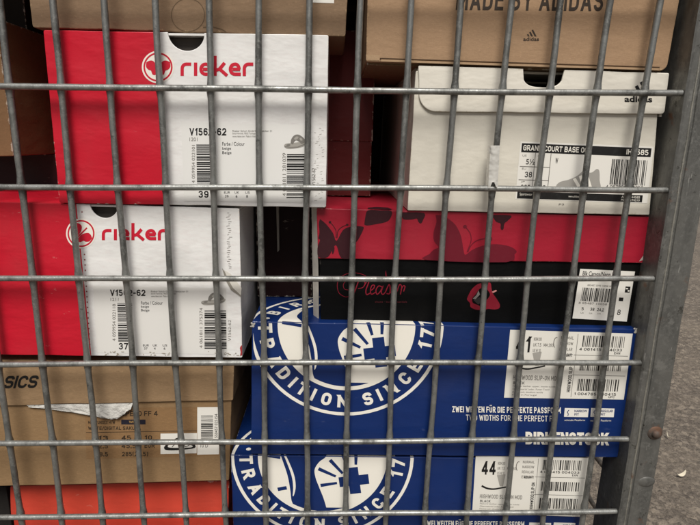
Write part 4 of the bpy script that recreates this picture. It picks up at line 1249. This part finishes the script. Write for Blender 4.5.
for (x0, x1, t) in ((564, 588.8, 'NARROW'), (590.4, 614.6, 'REGULAR')):
    mb = MB(); mb.px([(x0 + .8, 408), (x1, 408.6), (x1 - .9, 417.2), (x0, 416.8)], e, 0); tg = mb.build('fit_tag', STICK, rU)
    mb = MB(); mb.line(t, x0 + 10.5, 409.8, x1 - 1.5, 412.3, e - .00012, 0, .02); mb.line('FIT', x0 + 10.5, 413.2, x0 + 15, 415.6, e - .00012, 0, .02)
    mb.stroke(crom([(x0 + 5, 410), (x0 + 3.5, 412), (x0 + 4.3, 414), (x0 + 3.8, 416)], 4), .7, e - .00012, 0); mb.build('lettering', BLUEI, tg)
rr = random.Random(3)
FRAY = ink('bare_board', 'aaa69d', .9)
for (cx, cy) in ((637, 329.5), (252, 323)):                 # frayed corners, bare board showing
    mb = MB()
    for i in range(9):
        a = rr.uniform(0, 6.28); x = cx + rr.uniform(-3, 1.5) * (1 if cx > 400 else -1); y_ = cy + rr.uniform(-1, 4)
        mb.px([(x + rr.uniform(.5, 1.7) * math.cos(k * 1.05 + a), y_ + rr.uniform(.4, 1.2) * math.sin(k * 1.05 + a)) for k in range(6)], e - .0002 - i * .00004, 0)
    mb.build('frayed_corner', FRAY, rU)

yV = .0145
qV = [(230.5, 455), (589.8, 459.5), (569, 590), (236, 590)]
Q = q2(qV, yV)
lv = [(476.2, 455.8), (588.6, 457.6), (582.2, 516.5), (472.2, 513.2)]
rV_, e = blue_box('dark blue shoe box with a size 44 label, lowest of the blue boxes', qV, yV, .30, (322.8, 455), .0020, '44', lv, '', 57, 0)
lv2 = [(475.6, 449.5), (589.4, 451.2), (582.6, 517), (472.0, 513.5)]
lv2 = [(475.8, 455.6), (588.8, 457.8), (582.4, 516.8), (472.1, 513.4)]
blue_label(rV_, lv2, e, '44', 0, 'lower_')
for (x0, x1, t) in ((528.5, 551.2, 'NARROW'), (553, 575.5, 'REGULAR')):
    mb = MB(); mb.px([(x0 + .8, 522.5), (x1, 523), (x1 - .9, 532), (x0, 531.6)], e, 0); tg = mb.build('fit_tag', STICK, rV_)
    mb = MB(); mb.line(t, x0 + 10, 524.4, x1 - 1.5, 526.8, e - .00012, 0, .02); mb.build('lettering', BLUEI, tg)
mb = MB(); mb.sline('ZWEI WEITEN FÜR DIE PERFEKTE PASSFORM', 424, 520.5, 524.5, 526, e, 0, .2, .46, dy=1.0); mb.build('slogan', WHITE, rV_)

# ------------------------------------------------------------------ things deeper in the cage
# brown carton at the far left, its flank running back
y = .075
Q = q2([(-90, 22), (6.5, 18), (13.5, 156), (-70, 157)], y)
Q[1] = (Q[2][0], Q[1][1])
o = thing('carton', 'brown cardboard carton set back at the left edge behind the mesh', 'carton', base(Q, y, .30))
plain_box(o, 'body', Q, y, .30, board('kraft_back', '866647', dims(Q, .3), rough=.75, kraft=True, seed=61, spec=.2), .001, 61)
ztop = Q[2][1] - .0005
xl, xr = Q[3][0], at(56, 170, .10).x + .03
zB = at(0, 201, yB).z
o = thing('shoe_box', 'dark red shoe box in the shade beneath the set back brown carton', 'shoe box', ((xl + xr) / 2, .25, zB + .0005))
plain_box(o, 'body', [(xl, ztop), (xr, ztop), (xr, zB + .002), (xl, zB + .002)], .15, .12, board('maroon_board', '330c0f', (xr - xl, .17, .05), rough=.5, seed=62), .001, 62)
# red box standing on the butterfly lid
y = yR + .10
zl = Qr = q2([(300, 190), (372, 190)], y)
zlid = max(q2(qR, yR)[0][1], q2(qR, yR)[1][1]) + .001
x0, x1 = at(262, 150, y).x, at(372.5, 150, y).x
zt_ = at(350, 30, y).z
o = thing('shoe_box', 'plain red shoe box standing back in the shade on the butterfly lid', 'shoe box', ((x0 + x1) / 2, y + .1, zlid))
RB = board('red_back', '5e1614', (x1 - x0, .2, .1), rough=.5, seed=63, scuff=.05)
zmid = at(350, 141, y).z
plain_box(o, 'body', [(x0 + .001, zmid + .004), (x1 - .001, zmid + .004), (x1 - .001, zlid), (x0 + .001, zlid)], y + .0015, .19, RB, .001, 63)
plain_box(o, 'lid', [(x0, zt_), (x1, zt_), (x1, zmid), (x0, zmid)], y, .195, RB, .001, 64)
# pale card flap standing beside the black box
mb = MB()
P = [at(311.5, 207, yRB + .012), at(317.2, 207, yRB + .002), at(318.6, 322, yRB + .002), at(313.5, 322, yRB + .012)]
mb.poly(P); mb.poly([p + Vector((.0004, .0012, 0)) for p in P])
for i in range(4):
    j = (i + 1) % 4; mb.poly([P[i], P[j], P[j] + Vector((.0004, .0012, 0)), P[i] + Vector((.0004, .0012, 0))])
o = mb.build('card_flap', board('pale_card', 'cac4b8', None, rough=.7, seed=66, dirt=.5))
o['label'] = 'narrow pale card flap standing upright beside the black box'; o['category'] = 'card'
# cartons added at the back of the cage to block light
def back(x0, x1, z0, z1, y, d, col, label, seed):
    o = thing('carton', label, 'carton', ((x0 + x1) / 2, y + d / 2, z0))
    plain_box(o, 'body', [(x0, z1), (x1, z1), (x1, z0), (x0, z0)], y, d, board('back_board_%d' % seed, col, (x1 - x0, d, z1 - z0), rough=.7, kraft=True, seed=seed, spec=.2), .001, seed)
back(-.29, .20, .157, .66, .36, .18, '5b4a38', 'dark carton added to block light at the back behind the red and white boxes', 71)
back(.202, .545, .157, .70, .37, .17, '3b2624', 'dark reddish carton added to block light at the back behind the blue boxes', 72)
back(-.28, .18, .662, 1.10, .37, .17, '4a3c2e', 'dark brown carton added to block light high at the back, left side', 73)
back(.19, .54, .702, 1.10, .375, .16, '33281f', 'dark brown carton added to block light high at the back, right side', 74)

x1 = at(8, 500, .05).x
o = thing('carton', 'dark carton added to give the shade left of the orange box', 'carton', (x1 - .06, .17, .157))
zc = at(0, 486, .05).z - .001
plain_box(o, 'body', [(-.28, zc), (x1, zc), (x1, .157), (-.28, .157)], .05, .24, board('shade_board', '1d1a17', None, rough=.8, seed=80), .001, 80)  # near-black block added where the corner lies in shade

zr = max(q2(qT, yT)[0][1], q2(qP, yP)[0][1]) + .006
def light_block_carton(x0, x1, z0, z1, y, d, col, label, seed): back(x0, x1, z0, z1, y, d, col, label, seed)
light_block_carton(-.29, .552, zr, zr + .12, .02, .33, '6f5c47', 'unseen flat carton added across the stacked boxes to block light from above', 91)  # unseen roof over the stack, added to keep sky light out
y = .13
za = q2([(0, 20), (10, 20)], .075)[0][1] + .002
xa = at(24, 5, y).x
light_block_carton(-.285, xa, za, zr - .001, y, .21, '2a231c', 'dark carton added to block light above the set back brown carton, upper left', 92)  # added to keep the upper left corner dark
# bits of litter on the asphalt
def ground_at(u, v):
    d = cR * ((u - 350) / F_PX) - cU * ((v - 262.5) / F_PX) + cF
    return CAM + d * (-CAM.z / d.z)
LIT = ink('dry_leaf', 'c9bfa9', .7)
for (u, v, L_, a_, lab) in ((681, 477, .022, .7, 'small pale curled scrap lying on the asphalt beside the post'), (668, 438, .012, 2.1, 'tiny pale chip on the asphalt beside the rusty rivet')):
    p = ground_at(u, v); mb = MB(); vs_ = []
    for i in range(9):
        t = i / 8; w_ = L_ * .17 * math.sin(math.pi * (.08 + .84 * t))
        x = (t - .5) * L_; yb = .22 * L_ * math.cos(3 * t)
        for sg in (-1, 1):
            X_, Y_ = x, yb + sg * w_
            vs_.append((p.x + X_ * math.cos(a_) - Y_ * math.sin(a_), p.y + X_ * math.sin(a_) + Y_ * math.cos(a_), .003 + .008 * (t - .4) ** 2 * 4 + (.003 if sg > 0 else 0)))
    mb.grid(vs_, [(2 * i, 2 * i + 1, 2 * i + 3, 2 * i + 2) for i in range(8)])
    o = mb.build('litter_scrap', LIT); md = o.modifiers.new('thick', 'SOLIDIFY'); md.thickness = .001
    o['label'] = lab; o['category'] = 'litter'

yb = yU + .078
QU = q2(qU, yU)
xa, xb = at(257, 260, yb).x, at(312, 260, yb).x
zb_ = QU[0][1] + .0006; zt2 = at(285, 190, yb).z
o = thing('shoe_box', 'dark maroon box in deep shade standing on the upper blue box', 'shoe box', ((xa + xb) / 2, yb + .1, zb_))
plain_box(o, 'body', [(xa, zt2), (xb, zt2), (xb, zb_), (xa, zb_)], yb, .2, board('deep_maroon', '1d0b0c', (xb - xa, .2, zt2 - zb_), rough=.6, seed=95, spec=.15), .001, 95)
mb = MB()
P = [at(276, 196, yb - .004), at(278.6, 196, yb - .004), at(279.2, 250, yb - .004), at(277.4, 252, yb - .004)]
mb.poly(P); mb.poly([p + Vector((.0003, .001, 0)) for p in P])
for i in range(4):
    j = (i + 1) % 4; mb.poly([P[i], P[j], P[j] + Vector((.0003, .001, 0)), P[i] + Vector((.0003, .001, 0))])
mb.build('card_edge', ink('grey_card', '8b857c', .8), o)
